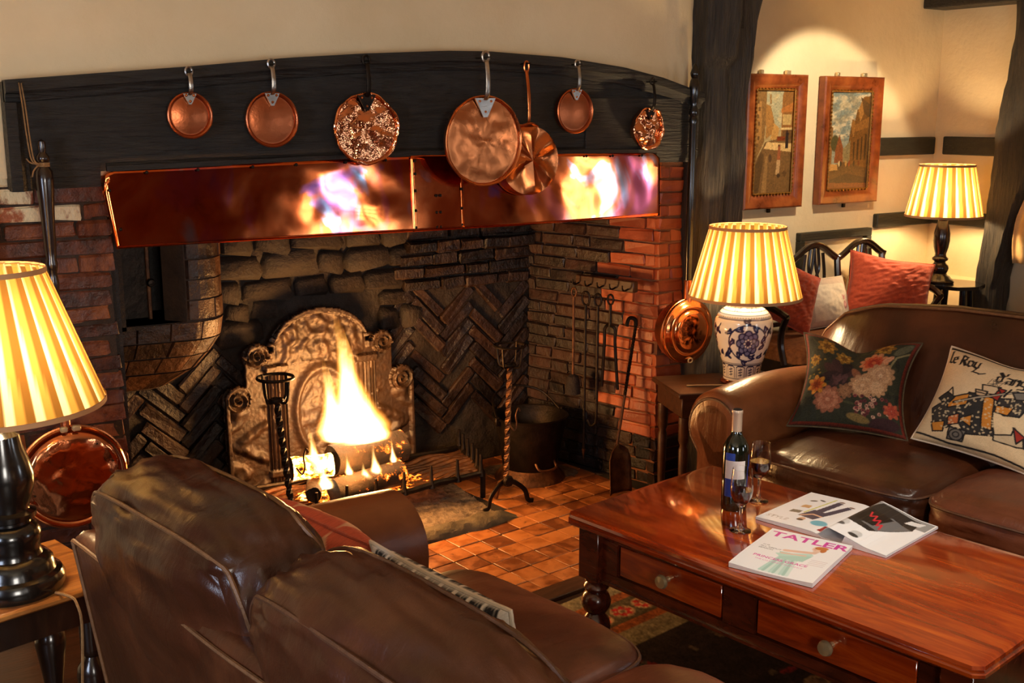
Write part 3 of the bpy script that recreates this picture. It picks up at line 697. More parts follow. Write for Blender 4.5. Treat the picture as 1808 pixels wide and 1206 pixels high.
# ================================================================== HANGING PANS
def eye_handle(mb, z0, z1, y0, w0, w1, hook=True):
    pts = smooth_path([(0, y0 - .004, z0), (0, y0 - .018, z0 + (z1 - z0) * .12), (0, y0 - .022, z0 + (z1 - z0) * .4), (0, y0 - .014, z0 + (z1 - z0) * .75), (0, y0 - .006, z1 - w1 * 1.9)], 6)
    n = len(pts); mb.tube(pts, [lerp(w0, w1, (i / n)) * .5 for i in range(n)], 8, flat=.45, up=(1, 0, 0))
    ring = [(w1 * .85 * math.cos(a), y0 - .006, z1 - w1 + w1 * 1.05 * math.sin(a)) for a in [2 * PI * k / 14 for k in range(14)]]
    mb.tube(ring, w1 * .28, 6, closed=True)
def nail(parent, z, y):
    MB().tube([(0, y - .03, z), (0, .06 if y < -.04 else .05, z)], .0028, 6).build('nail', M['iron'], parent)
def lid_pan(label, x, z, rad, ztop, m, hm, y=3.475, tilt=4, dom=.006, seed=0, lump=0.):
    t = thing('copper_pan', label, 'pan', (x, y, z), 0, 'copper pans hung along the beam')
    mb = MB(); prof = [(rad * .955, -.020), (rad * .985, -.006), (rad, .002), (rad * 1.0, .006), (rad - .004, .0085), (rad - .009, .006), (rad - .012, -.002)] + [((rad - .014) * (1 - k / 14), -.002 + (dom + .002) * (1 - (1 - k / 14) ** 2)) for k in range(15)]
    mb.lathe(prof, 56, RX(90))
    if lump:
        v2 = []
        for p in mb.v:
            rr = math.hypot(p[0], p[2]) / rad
            v2.append((p[0] + .01 * lump * nz(p[2] * 20, 3 + seed, p[0] * 20), p[1] + lump * .012 * (nz(p[0] * 22 + seed, 2, p[2] * 22) + .5 * nz(p[0] * 55, seed, p[2] * 55)), p[2] + .01 * lump * nz(p[0] * 20, 8 + seed, p[2] * 20)))
        mb.v = v2
    mb.build('pan_disc', m, t, ang=50)
    hw = .011 + rad * .06; zt = ztop - z
    mb = MB(); eye_handle(mb, rad * .9, zt, -.008, hw, hw * .8); h = mb.build('handle', hm, t)
    s = rad * .24 + .004
    pl = MB().prism([(-s, rad * .93), (s, rad * .93), (s * .2, rad * .93 - s * 1.55), (-s * .2, rad * .93 - s * 1.55)], -.0125, -.006, 'y').build('handle_plate', hm, t, False)
    for a, b in ((-.55, -.25), (.55, -.25), (0, -1.1)):
        put('rivet', rv2, pl, (a * s, -.0125, rad * .93 + b * s), (0, 0, 0), (.8, .8, .8))
    nail(t, zt - hw * .9, -.012)
    t.rotation_euler = (R(-tilt) * 0, 0, 0)
    return t
rv2 = MB().lathe([(.0055, 0), (.0055, .002), (.003, .005), (0, .0055)], 10, RX(90)).mesh('rivet', M['copper_pan'])
lid_pan('small brown-faced copper pan with steel handle nearest the roped pole', 1.066, 1.643, .071, 1.788, M['copper_dull'], M['steel'])
lid_pan('brown-faced copper pan with steel handle, second along the beam from roped pole', 1.332, 1.630, .089, 1.818, M['copper_dull'], M['steel'])
lid_pan('bright hammered copper pan with black handle, glinting on beam', 1.666, 1.597, .121, 1.838, M['copper_bright'], M['iron'], lump=.6, seed=3)
lid_pan('largest round copper pan hanging in front of dented saucepan', 2.089, 1.553, .160, 1.860, M['copper_pan'], M['steel'], y=3.40, lump=.22, seed=8)
lid_pan('dull brown copper pan between the dented saucepan and the dimpled pan', 2.542, 1.658, .085, 1.845, M['copper_dull'], M['steel'])
lid_pan('small bright dimpled copper pan with thin black handle near the black pole', 2.911, 1.590, .080, 1.786, M['copper_bright'], M['iron'], lump=.9, seed=5)
# dented saucepan
t = thing('copper_saucepan', 'dented copper saucepan with long looped copper handle behind the largest pan', 'saucepan', (2.312, 3.478, 1.478))
rad = .128; mb = MB(); rings = []
prof = [(.0, .060), (.25, .060), (.5, .060), (.7, .060), (.85, .058), (.94, .052), (.985, .042), (1.0, .02), (1.0, -.01), (1.03, -.014), (1.03, -.018), (.98, -.018)]
v = []; f = []; n = 64
for q, z in prof:
    for k in range(n):
        a = 2 * PI * k / n; x, y = q * rad * math.cos(a), q * rad * math.sin(a); d = 0
        if z > .04:
            cr = min(abs(x + .1 * y), abs(y - .55 * x - .02), abs(y + .9 * x - .01)); dd = max(0, 1 - q) ** .5
            d = -.045 * dd * min(1, cr / .045) * (1 if q < .96 else 0)
        v.append((x, y, z + d))
for i in range(len(prof) - 1):
    for k in range(n): f.append((i * n + k, i * n + (k + 1) % n, (i + 1) * n + (k + 1) % n, (i + 1) * n + k))
mb.add(v, f, RX(90)); mb.build('saucepan_body', M['copper_pan'], t, ang=35)
mb = MB(); pts = smooth_path([(0, -.02, rad - .005), (0, -.035, rad + .03), (0, -.03, rad + .12), (0, -.015, .325)], 6); mb.tube(pts, [.006] * 10 + [.0075] * (len(pts) - 10), 8, flat=.6, up=(1, 0, 0))
mb.tube([(.010 * math.cos(a), -.015, .338 + .02 * math.sin(a)) for a in [2 * PI * k / 16 for k in range(16)]], .004, 6, closed=True); mb.build('handle', M['copper_pan'], t)
MB().tube(smooth_path([(-.04, -.03, rad * .96), (0, -.042, rad + .006), (.04, -.03, rad * .96)], 6), .006, 6).build('handle_mount', M['copper_dull'], t)
nail(t, .35, -.015)

# ================================================================== WARMING PANS
def turned(mb, prof, x, y, z, n=20, tilt=(0, 0)): mb.lathe(prof, n, TR(x, y, z) @ RX(tilt[0]) @ RY(tilt[1]))
M['copper_lid'] = copper_mat('copper_lid', [(214, 124, 76), (236, 156, 108)], (.1, .2), .15, 16, .008)
wl = thing('warming_pan', 'copper warming pan with roped dark wooden handle on the bread oven pier', 'warming pan', (.635, 3.46, .555))
MB().lathe([(.10, -.075), (.125, -.070), (.15, -.04), (.158, -.005), (.164, 0), (.164, .006), (.158, .008)], 64, RX(90)).build('pan_bowl', M['copper_pan'], wl)
mb = MB(); v = MB().lathe([(.158, .008), (.160, .012), (.156, .018), (.148, .018), (.142, .014), (.135, .020)] + [(.13 * (1 - k / 16), .034 - .012 * (1 - k / 16) ** 2) for k in range(17)], 72, RX(90))
v.v = [(p[0], p[1] + (.005 * nz(p[0] * 14, 1, p[2] * 14) + .0015 * nz(p[0] * 40, 1, p[2] * 40) if math.hypot(p[0], p[2]) < .13 else 0), p[2]) for p in v.v]
ld = v.build('lid', M['copper_lid'], wl, ang=50)
for k in range(10):
    a = 2 * PI * k / 10 + .3; put('vent_hole', rv, ld, (.122 * math.cos(a), -.0225, .122 * math.sin(a)), (0, 0, 0), (.6, .4, .6))
MB().box(-.03, -.008, -.03, -.012, .148, .166, .004).box(.004, .03, -.03, -.012, .148, .166, .004).build('hinge', M['brass'], wl)
MB().tube([(.1 + .012 * math.cos(a), -.03, -.12 + .01 * math.sin(a)) for a in [2 * PI * k / 12 for k in range(12)]], .003, 6, closed=True).build('latch_ring', M['brass'], wl)
mb = MB(); turned(mb, [(.012, 0), (.012, .10), (.0135, .11), (.013, .3), (.015, .48), (.017, .50), (.015, .515), (.013, .53), (.016, .545), (.018, .56), (.014, .575), (.017, .60), (.019, .68), (.022, .74), (.026, .80), (.025, .83), (.014, .845), (.013, .852), (.019, .862), (.019, .872), (.010, .885), (.012, .90), (.011, .915), (.0, .922)], -.010, 0, .10)
MB().lathe([(.015, 0), (.015, .07), (.012, .08)], 16, TR(-.01, 0, .135)).build('ferrule', M['copper_dull'], wl)
mb.build('handle', M['dark_turned'], wl)
rp = thing('cord', 'loop of brown twine tying the dark wooden handle to the beam', 'cord', (.62, 3.48, 1.50))
MB().tube(smooth_path([(-.036, .012, .235), (-.037, -.02, .17), (-.035, -.032, .09), (-.028, -.034, .02), (-.010, -.036, .004)], 5), .0022, 6).tube(smooth_path([(-.030, .012, .235), (-.030, -.022, .17), (-.028, -.034, .09), (-.022, -.037, .02), (-.006, -.038, .004)], 5), .0022, 6).build('strand', M['rope'], rp)
mb = MB()
for k in range(3): mb.tube([(.004 + .017 * math.cos(a), -.02 + .017 * math.sin(a), .004 * k) for a in [2 * PI * q / 16 for q in range(16)]], .0026, 6, closed=True)
mb.tube(smooth_path([(-.01, -.035, .004), (-.025, -.038, -.012), (-.03, -.036, -.03)], 4), .0022, 6).tube(smooth_path([(-.012, -.035, .006), (-.03, -.03, .01), (-.04, -.025, .022)], 4), .0022, 6); mb.build('knot', M['rope'], rp)
MB().tube([(-.033, .06, .235), (-.033, .0, .237)], .003, 6).build('nail', M['iron'], rp)

wr_ = thing('warming_pan', 'polished copper warming pan engraved with a flower beside the ginger jar lamp', 'warming pan', (3.163, 3.495, .735))
MB().lathe([(.09, -.085), (.11, -.08), (.128, -.05), (.136, -.01), (.142, -.004), (.142, .002), (.136, .006)], 64, RX(90)).build('pan_bowl', M['copper_pan'], wr_)
cv = Canvas(2, 2, 130, 130, (236, 150, 96)); cx = cy = 1
for k in range(8):
    a = k * PI / 4; cv.ell(1 + .16 * math.cos(a), 1.05 + .16 * math.sin(a), .10, .085, (70, 28, 14), al=.9)
for k in range(5):
    a = k * PI * .4; cv.ell(1 + .08 * math.cos(a), 1.05 + .08 * math.sin(a), .045, .045, (190, 104, 60), al=.8)
for s in (-1, 1):
    cv.line([(1, .85), (1 + s * .15, .72), (1 + s * .32, .74)], .03, (76, 32, 16)); cv.ell(1 + s * .33, .95, .1, .05, (76, 32, 16), s * 40, .8); cv.ell(1 + s * .2, .66, .11, .045, (76, 32, 16), -s * 20, .8); cv.line([(1 + s * .28, 1.3), (1 + s * .12, 1.42), (1, 1.38)], .022, (76, 32, 16))
cv.line([(1, .9), (1, .6)], .03, (76, 32, 16)); cv.ring(1, 1, .62, .62, .018, (150, 80, 44))
mb = MB(); pr_ = [(.0, .040), (.012, .040), (.024, .0395), (.036, .039), (.048, .038), (.06, .037), (.072, .036), (.082, .034), (.09, .030), (.094, .026), (.10, .029), (.11, .028), (.12, .023), (.128, .016), (.132, .014), (.138, .014), (.1405, .008), (.136, .006)]
for r_, z_ in pr_:
    for k in range(80):
        a = 2 * PI * k / 80; mb.v.append((r_ * math.cos(a), -z_, r_ * math.sin(a))); mb.c.append(cv.at(min(max(.5 + r_ * math.cos(a) / .28, 0), 1), min(max(.5 + r_ * math.sin(a) / .28, 0), 1)))
for i in range(len(pr_) - 1):
    for k in range(80): mb.f.append((i * 80 + k, i * 80 + (k + 1) % 80, (i + 1) * 80 + (k + 1) % 80, (i + 1) * 80 + k))
mb.build('lid', M['print_copper'], wr_)
MB().tube([(.012 * math.cos(a), -.03, -.125 + .01 * math.sin(a)) for a in [2 * PI * k / 12 for k in range(12)]], .003, 6, closed=True).build('latch_ring', M['brass'], wr_)
mb = MB(); mb.lathe([(.015, 0), (.015, .2), (.017, .21), (.016, .5), (.0155, .76), (.019, .775), (.014, .79), (.020, .805), (.017, .82), (.013, .835), (.016, .85), (.02, .875), (.023, .905), (.018, .935), (.012, .945), (.017, .955), (.019, .965), (.012, .985), (.009, .995), (.006, 1.0), (.0, 1.005)], 20, TR(.0, 0, .11)); mb.build('handle', M['black_turned'], wr_)
MB().lathe([(.018, 0), (.018, .09), (.016, .1)], 16, TR(0, 0, .12)).build('ferrule', M['copper_dull'], wr_)

# ================================================================== FIRE
fb = thing('fireback', 'cast iron fireback with scrolls and fluted columns behind the fire', 'fireback', (1.82, 4.29, .12))
def fb_top(x):
    a = abs(x); z = .0
    if a < .43: z = .37
    if abs(a - .375) < .058: z = max(z, .375 + math.sqrt(max(0, .058 ** 2 - (a - .375) ** 2)))
    if a < .335: z = max(z, .47 if a > .31 else .555)
    if abs(a - .285) < .05: z = max(z, .55 + math.sqrt(max(0, .05 ** 2 - (a - .285) ** 2)))
    if a < .215: z = max(z, .57 + .155 * math.sqrt(max(0, 1 - (a / .215) ** 2)))
    return z
def fb_h(x, z):
    a = abs(x); h = .0
    for cx_, cz_, rr in ((.375, .375, .055), (.287, .55, .046)):
        r_ = math.hypot(a - cx_, z - cz_)
        if r_ < rr:
            th = math.atan2(z - cz_, a - cx_); h = max(h, .016 + .010 * math.cos(2 * PI * (r_ / (rr * .42)) - th))
    if .165 < a < .245 and z < .49: h = max(h, .014 + .006 * math.cos(2 * PI * (a - .165) / .0165))
    if .155 < a < .255 and (abs(z - .49) < .014 or abs(z - .04) < .014): h = max(h, .024)
    ro = math.hypot(x / .125, (z - .28) / .19); h = max(h, .020 * math.exp(-((ro - 1) / .12) ** 2))
    if ro < .85: h = max(h, .016 * max(0, nz(x * 22, 1, z * 18) + .2))
    if a > .255 and z < .34:
        h = max(h, .022 * max(0, math.sin((a - .25) * 40 + 3.0 * math.sin(z * 26)) * .6 + .5 * nz(a * 30, 4, z * 26) + .15))
    if a < .2 and z > .5: h = max(h, .014 * max(0, nz(x * 30, 2, z * 30) + .25))
    e = fb_top(x) - z
    if e < .022: h = max(h, .020)
    if a > .415: h = max(h, .02)
    return h + .002 * nz(x * 90, 3, z * 90)
mb = MB(); nx_, nz_ = 180, 150; ids = {}
for j in range(nz_ + 1):
    for i in range(nx_ + 1):
        x, z = lerp(-.43, .43, i / nx_), lerp(0, .73, j / nz_)
        if z <= fb_top(x) + .006: ids[i, j] = len(mb.v); mb.v.append((x, -fb_h(x, z) + .09 * (z - .3) * .35, z))
for (i, j) in list(ids):
    if (i + 1, j) in ids and (i, j + 1) in ids and (i + 1, j + 1) in ids: mb.f.append((ids[i, j], ids[i + 1, j], ids[i + 1, j + 1], ids[i, j + 1]))
o = mb.build('relief_plate', M['fireback'], fb, ang=80); md = o.modifiers.new('s', 'SOLIDIFY'); md.thickness = .03; md.offset = -1

gr = thing('fire_grate', 'low cast iron fire grate with wavy bars and upright prongs', 'grate', (0, 0, .0))
FL, FR, BLc, BRc = Vector((1.44, 3.84, .115)), Vector((2.40, 3.93, .115)), Vector((1.34, 4.18, .14)), Vector((2.46, 4.235, .14))
for a, b in ((FL, FR), (FL, BLc), (FR, BRc), (BLc, BRc)):
    MB().tube([a.lerp(b, k / 8) + Vector((0, 0, .004 * math.sin(k * 2.3))) for k in range(9)], .013, 8).build('rail', M['iron'], gr)
for k in range(1, 10):
    t_ = k / 10.2; a, b = FL.lerp(BLc, t_), FR.lerp(BRc, t_)
    MB().tube([a.lerp(b, q / 26) + Vector((0, .010 * math.sin(q * .8 + k * .4), -.002 - .012 * math.sin(PI * q / 26) + .006 * math.sin(q * 1.1 + k))) for q in range(27)], .0115, 6).build('bar', M['iron_rust'], gr)
def prong(p, h=.085): MB().lathe([(.018, -.012), (.014, .004), (.009, .02), (.006, h), (0, h + .002)], 8, TR(*p)).build('prong', M['iron'], gr)
for t_ in (0.02, .16, .30, .44, .58, .72, .86, .99): prong(FL.lerp(FR, t_))
for t_ in (.22, .42, .62, .82, 1.0): prong(FL.lerp(BLc, t_)); prong(FR.lerp(BRc, t_))
for c in (FL, FR, BLc, BRc): MB().lathe([(.012, 0), (.012, c.z)], 8, TR(c.x, c.y, 0)).build('foot', M['iron'], gr)

recenter(gr, (1.9, 4.06, 0))
def twisted(mb, p0, p1, s, turns, n=40, z_from=0., z_to=1.):
    p0, p1 = Vector(p0), Vector(p1); rings = []
    for k in range(n + 1):
        t_ = k / n; c = p0.lerp(p1, t_); a = 2 * PI * turns * min(max((t_ - z_from) / (z_to - z_from), 0), 1)
        rings.append([(c.x + s * math.cos(a + q * PI / 2), c.y + s * math.sin(a + q * PI / 2), c.z) for q in range(4)])
    mb.loft(rings)
def firedog(label, x, y, lean, h, rust, hook_side=1):
    t = thing('fire_dog', label, 'fire dog', (x, y, 0), 0, 'iron fire dogs')
    mt = M['iron_rust'] if rust else M['iron']; top = Vector((lean, 0, h - .085))
    mb = MB(); twisted(mb, (0, 0, .11), top, .013, 3.2); mb.build('shaft', mt, t, False)
    b = MB(); b.tube([(top.x + .065 * math.cos(a), top.y + .065 * math.sin(a), h) for a in [2 * PI * k / 24 for k in range(24)]], .006, 6, closed=True)
    MB().tube([(top.x + .02 * math.cos(a), top.y + .02 * math.sin(a), h - .085) for a in [2 * PI * k / 12 for k in range(12)]], .009, 6, closed=True).build('collar', M['iron'], t); b.build('cup_ring', M['iron'], t)
    for k in range(4):
        a = k * PI / 2 + .5; c, s = math.cos(a), math.sin(a)
        MB().tube(smooth_path([(top.x + .015 * c, top.y + .015 * s, h - .09), (top.x + .045 * c, top.y + .045 * s, h - .088), (top.x + .055 * c, top.y + .055 * s, h - .06), (top.x + .062 * c, top.y + .062 * s, h + .005)], 4), .005, 6).build('cup_strap', M['iron'], t)
    for s in (-1, 1):
        MB().tube(smooth_path([(0, 0, .115), (s * .04, -.01, .10), (s * .085, -.018, .06), (s * .10, -.02, .015), (s * .125, -.022, .006)], 5), .011, 8, flat=.6).build('leg', M['iron'], t)
    MB().lathe([(.0, -.014), (.02, -.010), (.026, 0), (.02, .01), (0, .014)], 16, TR(0, -.02, .115) @ RX(90)).build('boss', M['iron'], t)
    MB().tube([(0, 0, .115), (0, .05, .09), (0, .08, .01)], .010, 6).build('rear_leg', mt, t)
    MB().tube(smooth_path([(.012, -.012, .36), (.03, -.02, .335), (.042, -.02, .36), (.038, -.02, .40), (.05, -.02, .43), (.058, -.02, .415)], 5), .0035, 6).build('hook', M['iron_rust'], t)
    return t
firedog('twisted iron fire dog with cup top standing beside the bucket', 2.43, 3.79, .02, .70, True)
firedog('dark iron fire dog with cup top in front of the fireback', 1.452, 3.735, -.05, .71, False)

def log(name_label, p0, p1, r_, m, seed, hot=False):
    t = thing('log', name_label, 'log', ((p0[0] + p1[0]) / 2, (p0[1] + p1[1]) / 2, (p0[2] + p1[2]) / 2), 0, 'logs on the fire'); c = Vector(t.location)
    P0, P1 = Vector(p0) - c, Vector(p1) - c; d = (P1 - P0).normalized(); u = d.orthogonal().normalized(); w_ = d.cross(u); rings = []
    for k in range(17):
        q = P0.lerp(P1, k / 16); ring = []
        for a_ in range(22):
            a = 2 * PI * a_ / 22; rr = r_ * (1 + .16 * nz(math.cos(a) * 1.4 + seed, math.sin(a) * 1.4, k * .16) + .06 * nz(math.cos(a) * 5, math.sin(a) * 5 + seed, k * .5)); ring.append(tuple(q + u * rr * math.cos(a) + w_ * rr * math.sin(a)))
        rings.append(ring)
    MB().loft(rings, cap=False).build('bark', m, t, ang=60)
    for ring, nm in ((rings[0], -1), (rings[-1], 1)):
        mb = MB(); cc = sum((Vector(p) for p in ring), Vector()) / 22; mb.add([tuple(cc + d * nm * .004)] + ring, [(0, i + 1, (i + 1) % 22 + 1) for i in range(22)]); mb.build('cut_end', M['char'], t, False)
    return t
M['char'] = mat('char', [(14, 10, 8), (40, 26, 16)], .85, scale=20, bump=.8, bscale=40)
def ember_mat(name, base, lo, hi, strength, sc, base2=(90, 56, 30)):
    m, nt, b = new_mat(name); n1 = nd(nt, 'ShaderNodeTexNoise', i_Scale=sc, i_Detail=5, i_Roughness=.65); nt.links.new(coords(nt), n1.inputs['Vector'])
    nt.links.new(ramp(nt, n1.outputs['Fac'], [(.3, lin(base)), (.7, lin(base2))]), b.inputs['Base Color']); b.inputs['Roughness'].default_value = .9
    nt.links.new(ramp(nt, n1.outputs['Fac'], [(lo, (0, 0, 0)), ((lo + hi) / 2, (1, .16, .01)), (hi, (1, .62, .2))]), b.inputs['Emission Color']); b.inputs['Emission Strength'].default_value = strength
    bp = nd(nt, 'ShaderNodeBump', i_Strength=.8, i_Distance=.01); nt.links.new(n1.outputs['Fac'], bp.inputs['Height']); nt.links.new(bp.outputs[0], b.inputs['Normal']); return m
M['log_hot'] = ember_mat('log_hot', (40, 22, 12), .40, .55, 9.0, 22)
M['log_warm'] = ember_mat('log_warm', (16, 9, 5), .58, .72, 2.2, 20, (48, 28, 15))
M['embers'] = ember_mat('embers', (60, 40, 26), .46, .66, 3.5, 34)
log('big split log glowing on top, lying across the fire', (1.735, 4.02, .258), (2.075, 4.06, .257), .064, M['log_warm'], 1)
log('short log burning white hot beside the big split log', (1.560, 4.02, .256), (1.722, 3.99, .256), .046, M['log_hot'], 4)
log('lower log with charred ends lying at the front of the grate', (1.695, 3.925, .166), (2.03, 3.985, .168), .05, M['log_warm'], 7)
log('small blackened log end beside the lower log', (1.60, 3.90, .175), (1.67, 4.05, .185), .032, M['char'], 9)
mb = MB(); mb.grid(lambda u, v: (lerp(1.52, 2.2, u), lerp(3.87, 4.2, v) + .06 * u, .105 + .05 * math.sin(PI * u) * math.sin(PI * v) + .014 * nz(u * 30, v * 18, 1)), 70, 40)
tag(mb.build('ember_bed', M['embers']), 'glowing embers and pale ash under the burning logs', 'embers', kind='stuff')

def flame_mat(name, K):
    m = bpy.data.materials.new(name); m.use_nodes = True; nt = m.node_tree; L = nt.links.new
    nt.nodes.remove(nt.nodes['Principled BSDF']); out = nt.nodes['Material Output']
    tc = nd(nt, 'ShaderNodeTexCoord'); mp = nd(nt, 'ShaderNodeMapping'); mp.inputs['Scale'].default_value = (3.2, 3.2, 1.6); L(tc.outputs['Object'], mp.inputs[0])
    oi = nd(nt, 'ShaderNodeObjectInfo'); sc = nd(nt, 'ShaderNodeMath', operation='MULTIPLY', i_1=20.); L(oi.outputs['Random'], sc.inputs[0])
    no = nd(nt, 'ShaderNodeTexNoise', noise_dimensions='4D', i_Scale=1.0, i_Detail=3); L(mp.outputs[0], no.inputs['Vector']); L(sc.outputs[0], no.inputs['W'])
    sp = nd(nt, 'ShaderNodeSeparateXYZ'); L(tc.outputs['Object'], sp.inputs[0]); nc = nd(nt, 'ShaderNodeSeparateColor'); L(no.outputs['Color'], nc.inputs[0])
    wv = ramp(nt, sp.outputs['Z'], [(0, (.86,) * 3), (.12, (1.,) * 3), (.32, (.6,) * 3), (.55, (.34,) * 3), (.78, (.19,) * 3), (1, (.05,) * 3)])
    def mth(op, a, b=None, c=None):
        n = nd(nt, 'ShaderNodeMath', operation=op)
        for i, x in enumerate((a, b, c)):
            if x is None: continue
            if isinstance(x, (int, float)): n.inputs[i].default_value = x
            else: L(x, n.inputs[i])
        return n.outputs[0]
    xc = mth('MULTIPLY', sp.outputs['Z'], -.62)
    dx = mth('SUBTRACT', sp.outputs['X'], xc); wob = mth('MULTIPLY', mth('SUBTRACT', nc.outputs[0], .5), mth('MULTIPLY', sp.outputs['Z'], 1.3)); dx = mth('ADD', dx, wob)
    dy = mth('ADD', sp.outputs['Y'], mth('MULTIPLY', mth('SUBTRACT', nc.outputs[1], .5), .3))
    d2 = mth('ADD', mth('POWER', mth('DIVIDE', dx, wv), 2.), mth('POWER', mth('DIVIDE', dy, wv), 2.))
    I = mth('MAXIMUM', mth('SUBTRACT', 1., d2), 0.)
    I2 = mth('MULTIPLY', I, mth('ADD', .55, mth('MULTIPLY', nc.outputs[2], .9)))
    fade = ramp(nt, sp.outputs['Z'], [(0, (.7,) * 3), (.1, (1.,) * 3), (.4, (.85,) * 3), (.7, (.5,) * 3), (1, (.06,) * 3)])
    st = mth('MULTIPLY', mth('MULTIPLY', mth('POWER', I2, 1.6), fade), K)
    cf = mth('MULTIPLY', I2, mth('SUBTRACT', 1.15, mth('MULTIPLY', sp.outputs['Z'], .9)))
    em = nd(nt, 'ShaderNodeEmission'); L(ramp(nt, cf, [(0, (1, .22, .015)), (.3, (1, .42, .06)), (.6, (1, .68, .24)), (.9, (1, .9, .62))]), em.inputs['Color']); L(st, em.inputs['Strength'])
    L(em.outputs[0], out.inputs['Volume']); return m
M['flame'] = flame_mat('flame', 95.); M['flame_small'] = flame_mat('flame_small', 150.)
def flame_mesh(m):
    mb = MB(); zs = [0, .02, .12, .22, .32, .42, .55, .66, .78, .9, 1.0]; ws = [.3, .86, 1, .82, .6, .48, .34, .26, .19, .12, .04]
    for z, w_ in zip(zs, ws): mb.v += [(1.12 * w_ * math.cos(2 * PI * k / 20) - .62 * z, 1.12 * w_ * math.sin(2 * PI * k / 20), z) for k in range(20)]
    for i in range(len(zs) - 1):
        for k in range(20): mb.f.append((i * 20 + k, i * 20 + (k + 1) % 20, (i + 1) * 20 + (k + 1) % 20, (i + 1) * 20 + k))
    mb.f.append(tuple(range(20))[::-1]); mb.f.append(tuple((len(zs) - 1) * 20 + k for k in range(20)))
    return mb.mesh('flame', m)
F1, F2 = flame_mesh(M['flame']), flame_mesh(M['flame_small'])
fire = thing('fire', 'tall yellow flames rising from the burning logs', 'fire', (1.87, 4.03, .3))
for me, (x, y, z), (sx, sy, sz) in ((F1, (.0, 0, .015), (.155, .09, .56)), (F1, (-.085, .02, .03), (.10, .07, .36)), (F1, (.07, .01, .01), (.09, .06, .22)), (F2, (-.22, -.06, -.06), (.05, .035, .20)), (F2, (-.2, -.1, -.12), (.045, .03, .13)),
        (F2, (.02, -.10, -.1), (.03, .02, .15)), (F2, (-.10, -.10, -.08), (.022, .018, .10)), (F2, (.11, -.08, -.07), (.02, .016, .12)), (F2, (-.03, -.11, -.11), (.03, .02, .08))):
    put('flame', me, fire, (x, y, z), (0, 0, rnd.uniform(-.3, .3)), (sx, sy, sz))

# ================================================================== BUCKET AND TOOLS
bk = thing('coal_bucket', 'old dark iron bucket with rolled rim beside the hearth wall', 'bucket', (2.735, 4.06, 0))
MB().lathe([(.0, .02), (.115, .02), (.12, .03), (.148, .18), (.168, .29), (.175, .292), (.177, .298), (.171, .302), (.165, .296), (.143, .18), (.112, .035), (0, .035)], 44).build('body', M['iron'], bk)
MB().lathe([(.165, 0), (.16, .012), (.128, .05), (.122, .06), (.115, .055)], 44).build('foot_skirt', M['iron_rust'], bk)
MB().tube(smooth_path([(.175, 0, .29), (.13, .11, .37), (0, .16, .40), (-.13, .11, .37), (-.175, 0, .29)], 8), .005, 6).build('bail_handle', M['iron'], bk)
MB().tube(smooth_path([(-.05, -.122, .10), (-.045, -.146, .075), (0, -.155, .07), (.045, -.146, .075), (.05, -.122, .10)], 5), .006, 6).build('grip', M['iron_rust'], bk)
for s in (-1, 1): MB().box(s * .18 - .012, s * .18 + .012, -.012, .012, .27, .31, .004).build('ear', M['iron'], bk)

# tool rack on the splayed side wall : u runs along the wall towards the front, n points into the hearth
sd = Vector((3.125 - 2.95, 3.665 - 4.395, 0)).normalized(); sn = Vector((sd.y, -sd.x, 0)); SA = math.atan2(sd.y, sd.x)
def side_pt(x, y): return Vector((x, y, 0))
rack = thing('tool_rack', 'dark wooden rack with hooks on the hearth side wall', 'rack', (3.035, 3.86, .90), SA)   # local x along wall (front), local -y into hearth
rk = .0
MB().box(-.16, .17, -.058, -.024, -.015, .035, .004).build('board', M['oak_dark'], rack)
for x in (-.14, -.07, .0, .07, .14): MB().tube(smooth_path([(x, -.055, .0), (x, -.085, -.005), (x, -.098, .005), (x, -.10, .02)], 4), .004, 6).build('hook', M['iron'], rack)
def tool(name, label, cat, u, z): return thing(name, label, cat, tuple(Vector((3.035, 3.86, z)) + sd * u), SA)
def ring_eye(mb, z, r_, y=-.09): mb.tube([(r_ * math.cos(a), y, z + r_ * 1.4 * math.sin(a)) for a in [2 * PI * k / 16 for k in range(16)]], .0045, 6, closed=True)
t = tool('hearth_brush', 'hearth brush hanging from the rack, thin handle and dark bristles', 'brush', -.14, .44)
mb = MB(); ring_eye(mb, .42, .014); mb.tube([(0, -.09, .40), (0, -.09, .02)], .006, 8); mb.build('handle', M['iron_rust'], t)
MB().lathe([(.01, .04), (.025, .03), (.032, .0), (.036, -.05), (.03, -.052)], 16, TR(0, -.09, 0)).build('bristles', M['char'], t)
t = tool('poker', 'long straight iron poker hanging second on the tool rack', 'poker', -.07, .14)
mb = MB(); ring_eye(mb, .70, .022); mb.tube([(0, -.09, .67), (0, -.092, 0)], .0065, 8); mb.build('rod', M['iron'], t); MB().lathe([(.0, -.05), (.009, 0)], 8, TR(0, -.092, 0)).build('tip', M['iron_rust'], t)
t = tool('fire_hook', 'iron fire hook with curled end hanging from the tool rack', 'fire hook', .0, .26)
mb = MB(); ring_eye(mb, .58, .02); mb.tube(smooth_path([(0, -.09, .555), (0, -.09, .3), (0, -.09, .05), (-.012, -.09, .008), (-.034, -.09, .0), (-.050, -.09, .022)], 6), .0065, 8); mb.build('rod', M['iron'], t)
t = tool('fire_tongs', 'iron fire tongs with two arms hanging from the tool rack', 'tongs', .07, .45)
mb = MB(); ring_eye(mb, .40, .016); mb.tube([(0, -.09, .375), (0, -.09, .28)], .007, 8); mb.build('head', M['iron'], t)
for s in (-1, 1): MB().tube(smooth_path([(0, -.09, .285), (s * .028, -.09, .27), (s * .03, -.09, .2), (s * .045, -.085, .0)], 5), .007, 6).build('arm', M['iron'], t)
